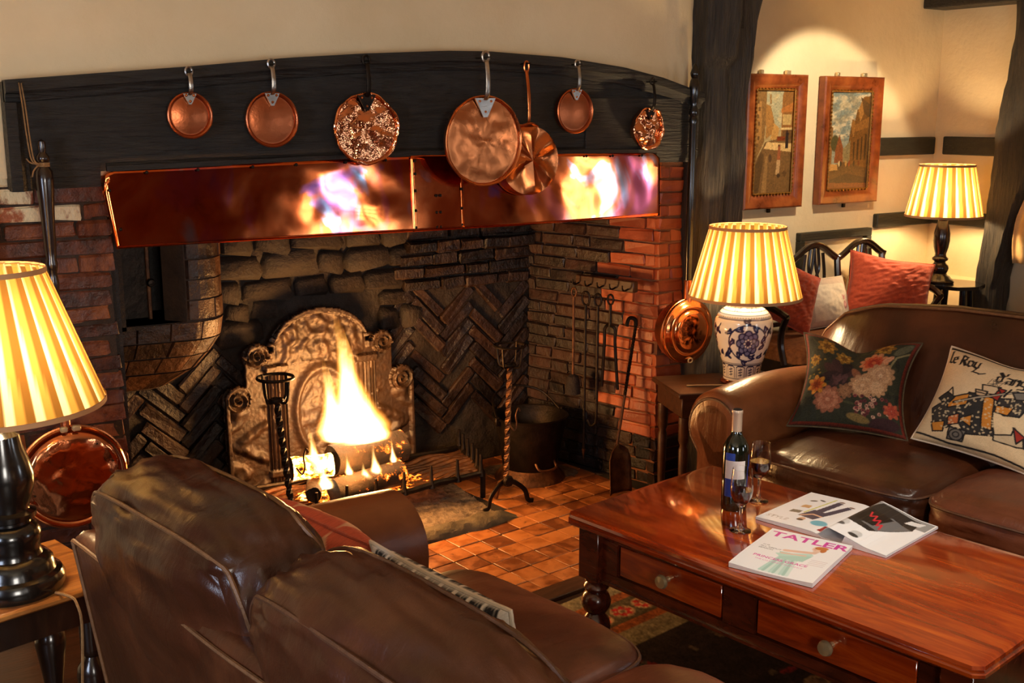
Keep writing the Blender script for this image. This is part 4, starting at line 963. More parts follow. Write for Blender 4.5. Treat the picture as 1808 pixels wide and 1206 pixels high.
# shovel leaning on the pier
sh = thing('fire_shovel', 'long iron fire shovel leaning against the hearth wall', 'shovel', (2.944, 3.70, .005))
top = Vector((.140, .04, .72)); low = Vector((.015, -.0, .20))
mb = MB(); twisted(mb, tuple(low + (top - low) * .42), tuple(top), .008, 9, 60); mb.build('twisted_handle', M['iron'], sh, False)
MB().tube([low, low + (top - low) * .43], .0065, 8).build('rod', M['iron_rust'], sh)
MB().tube(smooth_path([top, top + Vector((-.005, 0, .03)), top + Vector((-.03, .01, .035)), top + Vector((-.04, .015, .0))], 5), .009, 6).build('crook', M['iron'], sh)
def shv(u, v):
    w_ = .05 + .022 * math.sin(min(v * 1.6, 1) * PI / 2) if v < .9 else .072
    wd = interp(v, [0, .12, .3, 1], [.012, .045, .06, .062]); s = (u - .5) * 2
    return (lerp(low.x, -.02, v) + wd * s, lerp(low.y, -.06, v) - .02 * (abs(s) ** 4) * 1 + 0.0, lerp(low.z + .01, .004, v) + .0)
o = MB().grid(shv, 12, 14).build('blade', M['iron_rust'], sh); md = o.modifiers.new('s', 'SOLIDIFY'); md.thickness = .004
# ================================================================== SOFT FURNISHING HELPERS
AL = R(8.7); CA, SA_ = math.cos(AL), math.sin(AL)          # the seating group is turned 8.7 degrees to the hearth wall
def W2(x, y, z=0): return (x * CA - y * SA_, x * SA_ + y * CA, z)
def pf(a, b, c, h, p, bul):
    s = (abs(a) ** p + abs(b) ** p + abs(c) ** p) ** (-1 / p); a, b, c = a * s, b * s, c * s
    return Vector((h[0] * a * (1 + bul[0] * (1 - b * b) * (1 - c * c)), h[1] * b * (1 + bul[1] * (1 - a * a) * (1 - c * c)), h[2] * c * (1 + bul[2] * (1 - a * a) * (1 - b * b))))
def puff(h, p=6, bul=(0, 0, 0), n=18, wr=.004, fq=3., seed=0):
    mb = MB(); key = {}
    def vid(a, b, c):
        k = (round(a, 4), round(b, 4), round(c, 4))
        if k not in key:
            q = pf(a, b, c, h, p, bul); nn = Vector((a, b, c)).normalized()
            q += nn * wr * (nz(a * fq + seed, b * fq, c * fq) + .5 * nz(a * fq * 2.7, b * fq * 2.7 + seed, c * fq * 2.7)); key[k] = len(mb.v); mb.v.append(tuple(q))
        return key[k]
    for ax in range(3):
        for sg in (-1, 1):
            for i in range(n):
                for j in range(n):
                    f = []
                    for (di, dj) in ((0, 0), (1, 0), (1, 1), (0, 1)):
                        u, v = math.sin((2 * (i + di) / n - 1) * PI / 2), math.sin((2 * (j + dj) / n - 1) * PI / 2); q = [0, 0, 0]; q[ax] = sg; q[(ax + 1) % 3] = u; q[(ax + 2) % 3] = v; f.append(vid(*q))
                    mb.f.append(tuple(f))
    return mb
def loop_on(h, p, bul, ax, lvl, n=160, out=1.005):
    """closed line round a puffed box at constant level of axis ax"""
    pts = []
    for k in range(n):
        a = 2 * PI * k / n; c, s = math.cos(a), math.sin(a); m_ = max(abs(c), abs(s)); c, s = c / m_, s / m_
        q = [0, 0, 0]; q[ax] = lvl; q[(ax + 1) % 3] = c; q[(ax + 2) % 3] = s; pts.append(pf(*q, h, p, bul) * out)
    return pts
def boxed_cushion(name, parent, c, h, ax, m, pm, p=6, bul=(0, 0, 0), lvl=.72, seed=0, wr=.005, n=22, tilt=None, pr_=.0045):
    mb = puff(h, p, bul, n, wr, 3.2, seed); T_ = TR(*c) @ (tilt or Matrix.Identity(4)); mb.v = [tuple(T_ @ Vector(q)) for q in mb.v]
    o = mb.build(name, m, parent, ang=180)
    for s in (-1, 1): MB().tube([T_ @ q for q in loop_on(h, p, bul, ax, s * lvl, 180, 1.004)], pr_, 6, closed=True).build('piping', pm, o)
    return o
def roll_arm(parent, x0, x1, yc, zc, r_, side, m, pm, crown=.02, zb=.08, w_in=.0):
    """rolled sofa arm along x; side=+1 when the outside faces +y"""
    prof = [(-r_ * .95 * side, zb), (-r_ * .98 * side, zc - .05)] + [(-r_ * side * math.cos(a), zc + r_ * math.sin(a)) for a in [R(t) for t in range(0, 216, 12)]] + [(r_ * .62 * side, zc - r_ * .8), (r_ * .6 * side, zb)]
    rings = []; N = 16
    for k in range(-3, N + 4):
        t = min(max(k / N, 0), 1); e = 0 if 0 <= k <= N else (abs(k) if k < 0 else k - N); sc = 1 - .03 * e * e / 3; dx = -.006 * abs(k) if k < 0 else (.006 * e if k > N else 0)
        rings.append([(lerp(x0, x1, t) + dx, yc + a * sc, zb + (b + crown * math.sin(PI * (.15 + .8 * t)) * (b / zc) - zb) * (1 - .008 * e * e)) for a, b in prof])
    o = MB().loft(rings).build('arm', m, parent, ang=50)
    for xe in (x0,):
        pth = [(xe - .014, yc + a * .93, zb + (b + crown * .45 * (b / zc) - zb) * .955) for a, b in prof[1:-1]]
        MB().tube(pth, .0055, 6).build('piping', pm, o)
        ins = [(xe - .018, yc + a * .62, zc + (b - zc) * .62 + .01) for a, b in prof[2:-2]] + [(xe - .018, yc + .1 * side * r_, zc - .14), (xe - .018, yc - .55 * side * r_, zc - .14)]
        mb = MB(); q = len(ins); mb.add(ins, [tuple(range(q))]); md = mb.build('scroll_panel', m, o, False)
    return o
def pillow(name, label, W_, H_, T_, loc, rot, cv=None, m=None, pm=None, pin=.10, chop=0., n=72, back=(120, 100, 80), backcv=None, roll=0, seed=0, group=None, fold=0.):
    """throw cushion: x width, z height, front faces -y; with cord piping round the seam"""
    nx = cv.nx if cv else n; ny = cv.ny if cv else n
    def edge(u, v):
        x = W_ / 2 * u * (1 - pin * (1 - v * v) * abs(u) ** 1.5); z = H_ / 2 * v * (1 - pin * (1 - u * u) * abs(v) ** 1.5)
        z -= chop * H_ * math.exp(-(u / .42) ** 2) * (max(v, -.2) + .2) ** 1.3 / 1.25; x *= 1 - chop * .9 * (1 - v * v)
        return x, z
    def sh(u, v, s):
        x, z = edge(u, v); t = max(0, (1 - u ** 2) * (1 - v ** 2)) ** .42
        wr = 1 + .10 * nz(u * 2.2 + seed, v * 2.2, s) + .05 * nz(u * 6, v * 6 + seed, s) + fold * nz(u * 3 + v * 4, v * 9 - u * 7, seed)
        return (x, s * T_ / 2 * t * wr * (1 - chop * 1.3 * math.exp(-(u / .22) ** 2) * max(0, v * .7 + .5)), z)
    mb = MB()
    if cv:
        canvas_sheet(mb, cv, lambda a, b: sh(2 * a - 1, 2 * b - 1, -1)); bc = backcv or Canvas(1, 1, 60, 60, back); canvas_sheet(mb, bc, lambda a, b: sh(1 - 2 * a, 2 * b - 1, 1))
    else:
        mb.grid(lambda a, b: sh(2 * a - 1, 2 * b - 1, -1), n, n); mb.grid(lambda a, b: sh(1 - 2 * a, 2 * b - 1, 1), n, n)
    o = mb.build(name, m or M['print_cloth'], ang=180); tag(o, label, 'cushion', group)
    o.matrix_world = TR(*loc) @ RZ(rot[2]) @ RX(rot[0]) @ RY(roll)
    if pm:
        pts = []
        for k in range(40): pts.append((-1 + k / 20, -1))
        for k in range(40): pts.append((1, -1 + k / 20))
        for k in range(40): pts.append((1 - k / 20, 1))
        for k in range(40): pts.append((-1, 1 - k / 20))
        MB().tube([(edge(u, v)[0] * 1.005, 0, edge(u, v)[1] * 1.005) for u, v in pts], .0042, 6, closed=True).build('piping', pm, o)
    return o

# ================================================================== SOFA with its back to us
O = (1.2, 1.05); sofa = thing('leather_sofa', 'dark brown leather sofa with plump piped back cushions beside the oak side table', 'sofa', W2(*O, .003), AL)
def L3(x, y, z): return (x - O[0], y - O[1], z)
prof = [(.885, .08), (.84, .4), (.795, .70), (.790, .735), (.797, .755), (.815, .765), (.84, .762), (.862, .745), (.90, .62), (.97, .40), (.97, .08)]
ys = [-.30, -.28] + [lerp(-.25, 2.20, k / 20) for k in range(21)] + [2.27, 2.31, 2.325]
rings = []
for i, y in enumerate(ys):
    e = 1 if 2 <= i < len(ys) - 2 else .96
    rings.append([L3(x if e == 1 else lerp(.87, x, e), y, z * (1 if e == 1 else .985) + .004 * nz(y * 3, x * 4, z * 3)) for x, z in prof])
bf = MB().loft(rings).build('back_frame', M['leather'], sofa, ang=50)
MB().tube([L3(.788, lerp(-.3, 2.31, k / 40), .742 + .002 * math.sin(k)) for k in range(41)], .0045, 6).build('piping', M['piping_light'], bf)
MB().tube([L3(lerp(.79, .88, k / 10), 2.318, lerp(.74, .1, k / 10)) for k in range(11)], .0045, 6).build('piping', M['piping_light'], bf)
MB().box(.86 - O[0], 1.66 - O[0], -.2 - O[1], 2.3 - O[1], .07, .345, .02).build('seat_base', M['leather'], sofa)
roll_arm(sofa, 1.62 - O[0], .90 - O[0], 2.275 - O[1], .525, .135, 1, M['leather_tan'], M['piping'], crown=.02)
roll_arm(sofa, 1.62 - O[0], .90 - O[0], -.14 - O[1], .525, .135, -1, M['leather_tan'], M['piping'], crown=.02)
for k, yc in enumerate((1.795, 1.125, .455)):
    boxed_cushion('seat_cushion', sofa, L3(1.375, yc, .415), (.365, .335, .088), 2, M['leather_worn'], M['piping'], 7, (.03, 0, .22), .66, seed=k * 3, wr=.006)
for k, yc in enumerate((1.945, 1.275, .62)):
    boxed_cushion('back_cushion', sofa, L3(.945, yc, .70 - .012 * (k > 0)), (.112, .358 if k == 0 else .335, .23), 0, M['leather'], M['piping_light'] if k == 0 else M['piping'], 4.6, (.46, .04, .10), .80, seed=k * 5 + 2, wr=.012, n=34, pr_=.0046, tilt=RY(-15) @ RX((-2, 2, 0)[k]))
for x, y in ((.93, -.15), (1.6, -.15), (.93, 2.25), (1.6, 2.25)): MB().lathe([(.03, 0), (.035, .05), (.03, .08)], 14, TR(*L3(x, y, 0))).build('foot', M['dark_turned'], sofa)

# ================================================================== SOFA facing us across the table
O = (3.6, 1.28); sofa2 = thing('leather_sofa', 'camel-backed brown leather sofa with rolled tan arm beside the ginger jar lamp', 'sofa', W2(*O, .003), AL)
CY = [.02, .06, .12, .22, .4, .8, 1.3, 1.886, 2.2, 2.35, 2.43, 2.48, 2.515]; CZ = [.58, .66, .78, .87, .925, .95, .958, .95, .925, .875, .80, .70, .58]
ys = [lerp(.02, 2.515, k / 60) for k in range(61)]; rings = []
for y in ys:
    c = interp(y, CY, CZ); base = .45; pr_ = [(3.62, .30), (3.64, .45)] + [(lerp(3.64, 3.83, q / 5) - .015 * math.sin(PI * q / 5), lerp(.45, c - .07, q / 5)) for q in range(1, 6)] + [(3.855, c - .028), (3.885, c - .004), (3.915, c), (3.95, c - .015), (3.975, c - .06), (3.995, c - .2), (4.01, .08), (3.62, .08)]
    rings.append([L3(x + .006 * nz(y * 4, z * 5, 1), y, z + .004 * nz(y * 9, x * 6, 4)) for x, z in pr_])
bk2 = MB().loft(rings).build('back', M['leather'], sofa2, ang=60)
MB().tube([L3(3.872, y, interp(y, CY, CZ) - .008) for y in ys], .005, 6).build('piping', M['piping_light'], bk2)
MB().box(3.17 - O[0], 3.8 - O[0], .1 - O[1], 2.44 - O[1], .07, .35, .02).build('seat_base', M['leather'], sofa2)
roll_arm(sofa2, 3.13 - O[0], 3.86 - O[0], 2.40 - O[1], .53, .115, 1, M['leather_tan'], M['piping'], crown=.03)
roll_arm(sofa2, 3.13 - O[0], 3.86 - O[0], .16 - O[1], .53, .115, -1, M['leather_tan'], M['piping'], crown=.03)
for k, yc in enumerate((1.94, 1.28, .62)):
    boxed_cushion('seat_cushion', sofa2, L3(3.445, yc, .405), (.315, .335, .078), 2, M['leather_worn'] if k else M['leather'], M['piping'], 6, (.03, 0, .28), .6, seed=k * 3 + 11, wr=.010)
for x, y in ((3.2, .1), (3.95, .1), (3.2, 2.4), (3.95, 2.4)): MB().lathe([(.03, 0), (.035, .05), (.03, .08)], 14, TR(*L3(x, y, 0))).build('foot', M['dark_turned'], sofa2)

# ================================================================== THROW CUSHIONS
# floral tapestry
cv = Canvas(20, 20, 150, 150, (56, 62, 48)); r = random.Random(3)
for k in range(90): cv.ell(r.uniform(0, 20), r.uniform(0, 20), r.uniform(.4, 1.4), r.uniform(.15, .5), r.choice([(44, 50, 40), (70, 76, 56), (86, 92, 66), (38, 40, 34), (60, 66, 44)]), r.uniform(0, 180), .7)
def bloom(x, y, s, cols, n=9, pet=.55):
    for lay, c in enumerate(cols):
        q = s * (1 - lay * .28)
        for k in range(n):
            a = 2 * PI * k / n + lay * .4; cv.ell(x + q * .6 * math.cos(a), y + q * .6 * math.sin(a), q * pet, q * pet * .55, c, math.degrees(a), .95)
for x, y, s in ((4.5, 17.2, 1.9), (8, 15.3, 1.6), (14.8, 18, 1.7), (2.2, 13.5, 1.2)): bloom(x, y, s, [(150, 116, 40), (196, 158, 66), (120, 84, 26)], 7)
for k in range(26): cv.ell(r.uniform(1, 4.6), r.uniform(8.5, 14), .3, .22, (170, 150, 60), al=.8)
for a in (20, 60, 110, 150, 200, 250, 300): cv.ell(7.6 + 1.8 * math.cos(R(a)), 10.8 + 1.8 * math.sin(R(a)), 2.2, 1.1, r.choice([(52, 36, 38), (74, 50, 52), (42, 30, 30)]), a, .95)
for k in range(6): cv.ell(8 + r.uniform(-1, 1.6), 10 + r.uniform(-1, 1), 1.3, .35, (110, 78, 82), r.uniform(30, 150), .7)
cv.ell(4.6, 8, .9, 2.6, (46, 38, 38), 20); cv.ell(11, 11, .8, 2.3, (150, 104, 78), 30); cv.ell(13.5, 15.6, .7, 2, (60, 70, 60), 40)
bloom(13.6, 14.2, 2.5, [(216, 150, 110), (204, 92, 52), (176, 60, 34), (224, 120, 70)], 11, .5); cv.ell(16, 15, 1.3, .6, (226, 170, 136), 40)
bloom(15.3, 11.3, 2.6, [(196, 160, 126), (222, 190, 156), (206, 170, 138), (232, 206, 176)], 12)
bloom(12.3, 8.8, 2.5, [(200, 164, 130), (226, 196, 162), (210, 176, 142), (236, 210, 180)], 12); bloom(15, 8.6, 1.8, [(206, 172, 138), (228, 198, 166)], 10)
bloom(6.2, 5.2, 2.6, [(176, 116, 92), (206, 148, 122), (184, 122, 98), (218, 166, 140)], 11)
bloom(3.4, 8.1, 1.9, [(224, 160, 56), (206, 110, 40), (160, 70, 24)], 7); bloom(9.2, 7.2, 1.5, [(150, 112, 84), (176, 136, 104)], 8)
for k in range(48):
    x, y = r.uniform(11, 18.5), r.uniform(1.8, 6.6); cv.ell(x, y, .38, .38, r.choice([(206, 160, 150), (150, 80, 84), (226, 190, 176), (110, 50, 60)])); cv.ell(x, y, .14, .14, (80, 40, 40))
bloom(18, 4.6, 1.5, [(210, 110, 80), (190, 80, 64)], 7); cv.ell(16.5, 1.6, 3, 1.4, (64, 36, 44), 10); cv.ell(12, 2, 2.2, .9, (140, 124, 78), -12)
cv.line([(19.5, 17), (17.4, 15.6), (16.8, 13.6)], .25, (150, 150, 116)); cv.ell(18, 17.6, .9, 2, (110, 118, 100), -40, .8)
for k in range(5): cv.ell(r.uniform(1, 5), r.uniform(1, 4), 1.4, .6, (54, 62, 54), r.uniform(0, 180), .8)
for a, b in (((.35, .35), (.35, 19.6)), ((.35, 19.6), (19.65, 19.6)), ((19.65, 19.6), (19.65, .35)), ((19.65, .35), (.35, .35))): cv.line([a, b], .3, (126, 48, 30))
cv.a *= np.array((.72, .60, .46)); cv.speckle(.2, 2)
pillow('throw_cushion', 'floral tapestry cushion with red and green edging on the camel-backed sofa', .43, .38, .15, W2(3.590, 2.125, .664), (-34, 0, -69 + 8.7), cv, M['print_cloth'], M['rush'], pin=.08, chop=.13, back=(70, 66, 50))
# heraldic cushion : rider with a sword, lettering above
cv = Canvas(20, 20, 190, 190, (222, 202, 170)); BK = (26, 22, 24); OC = (206, 138, 52); RD = (158, 42, 28)
cv.ell(10, 10, 14, 14, (228, 208, 176), soft=.8, al=.6)
def nib(pts, w_=.42): cv.line(pts, w_, BK, nib=40)
x0 = .75; y0 = 16.1    # "le Roy"  "d'angleterre" in a pen-stroke blackletter
def bl(ch, x, y, h=1.6):
    if ch == 'l': nib([(x, y + 1.7 * h), (x, y + .15), (x + .35, y)]); return .62
    if ch == 'e': nib([(x, y + h * .85), (x, y + .2), (x + .4, y)]); nib([(x, y + h * .85), (x + .45, y + h), (x + .55, y + h * .65), (x, y + h * .45)]); return .85
    if ch == 'R': nib([(x, y + 1.5 * h), (x, y)]); nib([(x, y + 1.5 * h), (x + .7, y + 1.35 * h), (x + .6, y + .85 * h), (x, y + .75 * h)]); nib([(x + .2, y + .8 * h), (x + .85, y)]); return 1.2
    if ch == 'o': nib([(x, y + h * .9), (x, y + .2), (x + .4, y), (x + .75, y + .3), (x + .75, y + h * .85), (x + .35, y + h), (x, y + h * .85)]); return 1.1
    if ch == 'y': nib([(x, y + h), (x, y + .3), (x + .5, y)]); nib([(x + .75, y + h), (x + .7, y + .2), (x + .2, y - .9), (x + 1.4, y - 1.0), (x + 2.0, y - .6)]); return 1.2
    if ch == 'd': nib([(x, y + h * .9), (x, y + .2), (x + .4, y), (x + .75, y + .3), (x + .75, y + h * 1.1), (x + .1, y + h * 1.7)]); nib([(x, y + h * .85), (x + .7, y + h)]); return 1.15
    if ch == "'": nib([(x, y + 1.7 * h), (x, y + 1.35 * h)]); return .4
    if ch == 'a': nib([(x, y + h), (x + .7, y + h * .9), (x + .7, y)]); nib([(x + .65, y + h * .55), (x, y + h * .35), (x + .1, y), (x + .6, y + .2)]); return 1.05
    if ch == 'n': nib([(x, y + h), (x, y)]); nib([(x, y + h * .8), (x + .45, y + h), (x + .7, y + h * .8), (x + .7, y)]); return 1.05
    if ch == 'g': nib([(x + .7, y + h), (x, y + h * .85), (x, y + .3), (x + .65, y + .15)]); nib([(x + .72, y + h), (x + .7, y - .5), (x, y - .7)]); return 1.05
    if ch == 't': nib([(x + .1, y + h * 1.3), (x + .1, y + .2), (x + .5, y)]); nib([(x - .15, y + h), (x + .5, y + h)]); return .75
    if ch == 'r': nib([(x, y + h), (x, y)]); nib([(x, y + h * .8), (x + .5, y + h)]); return .75
    return .6
x = .8
for ch in 'le Roy': x += bl(ch, x, 16.4, 1.45)
x = 9.4
for ch in "d'angleterre": x += bl(ch, x, 14.8 + (x - 9) * .02, 1.45)
def patch(pts, col, lw=.16): cv.poly(pts, col); cv.line(pts + [pts[0]], lw, BK)
patch([(1.2, 6.4), (3.8, 9.4), (6.4, 10.2), (7, 6), (5, 3.2), (2.4, 3.8)], (58, 54, 52)); patch([(6.4, 11), (9.8, 11.4), (12.4, 4.2), (8.2, 3.0), (5.6, 5.8)], (44, 42, 44)); patch([(8.8, 11.2), (10.4, 11.2), (11.8, 5), (10, 5.2)], OC)
patch([(3.4, 9), (6.6, 10.8), (6.8, 8.6), (4, 7)], OC); patch([(6.4, 5.6), (8.2, 7), (8.6, 4.6)], OC); patch([(4.6, 5.4), (6.2, 6.6), (6.6, 4.6), (5, 3.8)], (196, 110, 60)); patch([(2.2, 3.6), (4.4, 4.4), (4.6, 2.4), (3, 2)], OC)
patch([(11, 11.4), (14, 12.4), (15.4, 11), (14.8, 9), (12.6, 8.4), (11, 9.4)], (52, 48, 48)); patch([(11, 10), (13.6, 10.4), (13.2, 8.6), (11.2, 8.6)], OC)
patch([(10, 13.2), (11.4, 13.2), (11, 10.8), (9.6, 11.4)], RD); patch([(7.8, 13.4), (10.6, 13.8), (10.2, 12), (8.4, 11.6)], (214, 196, 168)); patch([(7.2, 12), (9, 12.2), (9, 10.8), (7.6, 10.8)], (190, 168, 140)); cv.line([(7.6, 11.5), (8.7, 11.6)], .14, BK)
patch([(10.2, 13.6), (11.6, 13.4), (11.2, 12.2)], RD)
cv.line([(4.6, 8.4), (13.2, 13.6)], .32, BK); cv.line([(4.8, 8.5), (13, 13.45)], .16, (170, 162, 150)); cv.line([(11.6, 12), (12.2, 13.8)], .2, BK)
patch([(12.6, 13.2), (14.2, 14), (15, 12.6), (13.4, 12)], (120, 116, 112)); patch([(1.6, 8.6), (2.8, 10.2), (4.4, 9.4), (3.6, 7.4)], (48, 46, 46)); cv.line([(2.8, 10), (3.4, 11.2), (4, 9.8)], .16, BK)
patch([(12.2, 4.4), (14.6, 5.4), (14.8, 6.8), (16.4, 5.6), (19, 4.6), (15.8, 3.6), (12.4, 3.4)], (200, 184, 158)); patch([(14.6, 6.8), (16.6, 5.8), (15.6, 4.2)], RD); patch([(16.4, 5.4), (19, 4.6), (16.8, 3.8)], (60, 52, 50))
patch([(5.4, 3.6), (8.2, 3.6), (8, 1.4), (5.6, 1.2)], (110, 106, 104)); cv.ring(6.8, 2.4, 1.1, 1.1, .16, BK); cv.ring(6.8, 2.4, .5, .5, .14, BK)
r = random.Random(8)
for k in range(120):
    a, b = r.uniform(1.6, 12), r.uniform(3.2, 10.6)
    if (a > 6 or b < 9) : cv.ell(a, b, .16, .24, (212, 196, 166), r.uniform(0, 180), .75)
for k in range(30): cv.ell(r.uniform(12, 15), r.uniform(9, 12), .15, .2, (212, 196, 166), al=.7)
for k in range(10): cv.line([(9.2 + r.uniform(-.8, 1.6), 13.8), (9.6 + r.uniform(-1, 1.4), 15 + r.uniform(0, .6))], .07, (110, 100, 90))
cv.line([(.4, 1.2), (6, .5), (13, .9), (19.4, .4)], .22, BK); cv.line([(.3, 19.5), (19.7, 19.5)], .26, BK); cv.a *= np.array((.86, .78, .66)); cv.speckle(.05, 4)
pillow('throw_cushion', 'cream cushion printed with a medieval rider and black lettering', .45, .36, .15, W2(3.625, 1.61, .664), (-32, 0, -84 + 8.7), cv, M['print_cloth'], M['white_metal'], pin=.06, chop=.03, back=(210, 190, 160), roll=7)
# red checked cushion and cream lettered cushion on the near sofa
cv = Canvas(20, 20, 110, 110, (206, 96, 70))
for i in range(5):
    for j in range(5):
        if (i + j) % 2: cv.poly([(i * 4 + 2, j * 4), (i * 4 + 4, j * 4 + 2), (i * 4 + 2, j * 4 + 4), (i * 4, j * 4 + 2)], (222, 170, 136))
        else:
            for q in range(5): cv.line([(i * 4 + .6, j * 4 + .8 + q * .6), (i * 4 + 3.4, j * 4 + .8 + q * .6)], .1, (180, 64, 46))
cv.speckle(.08, 1)
pillow('throw_cushion', 'red and pink checked cushion tucked against the tan sofa arm', .42, .31, .18, W2(1.20, 1.945, .660), (-16, 0, 92 + 8.7), cv, M['print_cloth'], M['red_weave'], pin=.03, back=(196, 84, 60), backcv=cv)
cv = Canvas(20, 20, 120, 120, (216, 200, 180))
for i in range(9):
    x = 1.4 + i * 2
    for q in range(4): cv.line([(x + q * .4, 17.7 + (q % 2) * .5), (x + q * .4 + .1, 19.75)], .24, (26, 22, 22))
    cv.line([(x, 18.6), (x + 1.3, 19.0)], .18, (26, 22, 22))
cv.line([(.4, 17), (19.6, 17)], .25, (40, 34, 32)); cv.speckle(.05, 1)
pillow('throw_cushion', 'cream cushion edged with black lettering, leaning on plump piped sofa cushions', .40, .345, .11, W2(1.155, 1.46, .681), (-12, 0, 90 + 8.7), cv, M['print_cloth'], M['cream_cloth'], pin=.05, backcv=cv)

# ================================================================== COFFEE TABLE
tb = thing('coffee_table', 'long polished mahogany coffee table with drawers and turned legs', 'coffee table', W2(2.505, 1.568, .003), AL)
hx, hy = .343, .630
mb = MB(); pr_ = [(-.018, .462), (-.006, .464), (0, .470), (.0, .478), (-.006, .484), (-.002, .488), (-.004, .496), (-.014, .5)]
rings = []
for d, z in pr_:
    c = .02; X, Y_ = hx + d, hy + d
    rings.append([(-X + c, -Y_, z), (X - c, -Y_, z), (X, -Y_ + c, z), (X, Y_ - c, z), (X - c, Y_, z), (-X + c, Y_, z), (-X, Y_ - c, z), (-X, -Y_ + c, z)])
mb.loft(rings); mb.build('table_top', M['mahogany'], tb, ang=30)
ax, ay = hx - .055, hy - .05
MB().box(ax - .02, ax, -ay, ay, .315, .464).box(-ax, ax, ay - .02, ay, .315, .464).box(-ax, ax, -ay, -ay + .02, .315, .464).build('apron', M['mahogany_dark'], tb)
mb = MB().box(-ax, -ax + .02, -ay, ay, .432, .464).box(-ax, -ax + .02, -ay, ay, .300, .332).box(-ax - .006, -ax + .02, -ay, ay, .297, .306)
for a, b in ((.465, ay), (-.015, .085), (-ay, -.465)): mb.box(-ax, -ax + .02, a, b, .33, .435)
mb.build('drawer_frame', M['mahogany_dark'], tb)
for yc, w_ in ((.275, .185), (-.24, .222)):
    d = MB().box(-ax + .003, -ax + .25, yc - w_ + .003, yc + w_ - .003, .336, .430, .003).build('drawer', M['mahogany'], tb)
    MB().lathe([(.008, 0), (.008, .014), (.017, .021), (.020, .029), (.017, .037), (0, .041)], 18, TR(-ax + .003, yc, .388) @ RY(-90)).build('knob', M['brass'], d)
legp = [(.0, 0), (.016, 0), (.024, .02), (.028, .04), (.024, .05), (.019, .06), (.022, .068), (.030, .085), (.040, .115), (.043, .14), (.038, .165), (.028, .178), (.024, .184), (.034, .192), (.042, .21), (.043, .225), (.036, .245), (.027, .252), (.033, .260), (.037, .268), (.033, .278), (.026, .284), (.034, .29), (.034, .30)]
for sx in (-1, 1):
    for sy in (-1, 1):
        x, y = sx * (ax - .018), sy * (ay - .018)
        lg = MB().lathe([(r_ * 1.05, z * 1.0) for r_, z in legp], 24, TR(x, y, 0)).build('leg', M['mahogany_dark'], tb)
        MB().box(x - .039, x + .039, y - .039, y + .039, .296, .463, .003).build('leg_block', M['mahogany_dark'], lg)

# ================================================================== ON THE TABLE
M['bottle_glass'] = glass_mat('bottle_glass', (.012, .03, .012), .03, 1.5); M['clear_glass'] = glass_mat('clear_glass', (1, 1, 1), 0, 1.45)
M['wine'] = mat('wine', [(40, 4, 8)], .08, spec=.6); M['foil'] = mat('foil', [(206, 178, 150)], .35, .3, scale=20)
M['label_white'] = mat('label_white', [(224, 214, 208)], .55); M['label_blue'] = mat('label_blue', [(34, 62, 150)], .5)
M['bottle_dark'] = mat('bottle_dark', [(8, 16, 8), (14, 24, 12)], .06, spec=.7, coat=.8)
bt = thing('wine_bottle', 'dark green wine bottle with white and blue label on the coffee table', 'bottle', W2(2.56, 1.885, .5034), AL)
MB().lathe([(.0, .006), (.03, .004), (.036, .0), (.038, .006), (.0385, .03), (.0385, .175), (.036, .195), (.027, .213), (.018, .225), (.0145, .238), (.0142, .29), (.0155, .292), (.0155, .298), (.0125, .300), (0, .298)], 36).build('glass', M['bottle_dark'], bt)
MB().lathe([(.0148, .232), (.0150, .29), (.0163, .292), (.0163, .299), (.0148, .3015)], 30, cap=False).build('capsule', M['foil'], bt)
MB().lathe([(.0, .3), (.012, .3005), (.012, .303), (0, .303)], 20).build('cork', M['char'], bt)
def arc_patch(a0, a1, z0, z1, r_, m, nm): MB().grid(lambda u, v: (r_ * math.cos(R(lerp(a0, a1, u))), r_ * math.sin(R(lerp(a0, a1, u))), lerp(z0, z1, v)), 20, 2).build(nm, m, bt)
arc_patch(170, 262, .10, .155, .0389, M['label_white'], 'label'); arc_patch(170, 215, .155, .178, .0388, M['label_blue'], 'label_band'); arc_patch(170, 205, .045, .10, .0389, M['label_blue'], 'label_band'); arc_patch(285, 340, .05, .17, .0389, M['label_blue'], 'label_band')
def wineglass(label, x, y, h, fill):
    g = thing('wine_glass', label, 'wine glass', W2(x, y, .5034), AL, 'wine glasses on the coffee table'); s = h / .185
    pr_ = [(0, .0), (.030, .0), (.031, .0015), (.026, .0035), (.010, .008), (.005, .016), (.0042, .05), (.005, .068), (.010, .076), (.022, .088), (.030, .105), (.0325, .125), (.031, .15), (.0275, .185)]
    inn = [(.0265, .185), (.030, .15), (.0313, .125), (.0288, .106), (.021, .0905), (.009, .080), (0, .078)]
    MB().lathe([(r_ * s, z * s) for r_, z in pr_ + inn], 36, cap=False).build('glass', M['clear_glass'], g)
    zf = fill; wp = [(0, .0785), (.009, .0805), (.0208, .091), (.0286, .1065)]
    rt = interp(zf, [.1065, .125, .15], [.0286, .031, .0298]); MB().lathe([(r_ * s, z * s) for r_, z in wp + [(rt, zf), (rt * .98, zf + .0005), (0, zf + .0005)]], 36).build('wine', M['wine'], g)
wineglass('wine glass of red wine between the bottle and the closed magazine', 2.425, 1.76, .182, .122)
wineglass('wine glass of red wine between the bottle and the camel-backed sofa', 2.665, 1.872, .182, .127)
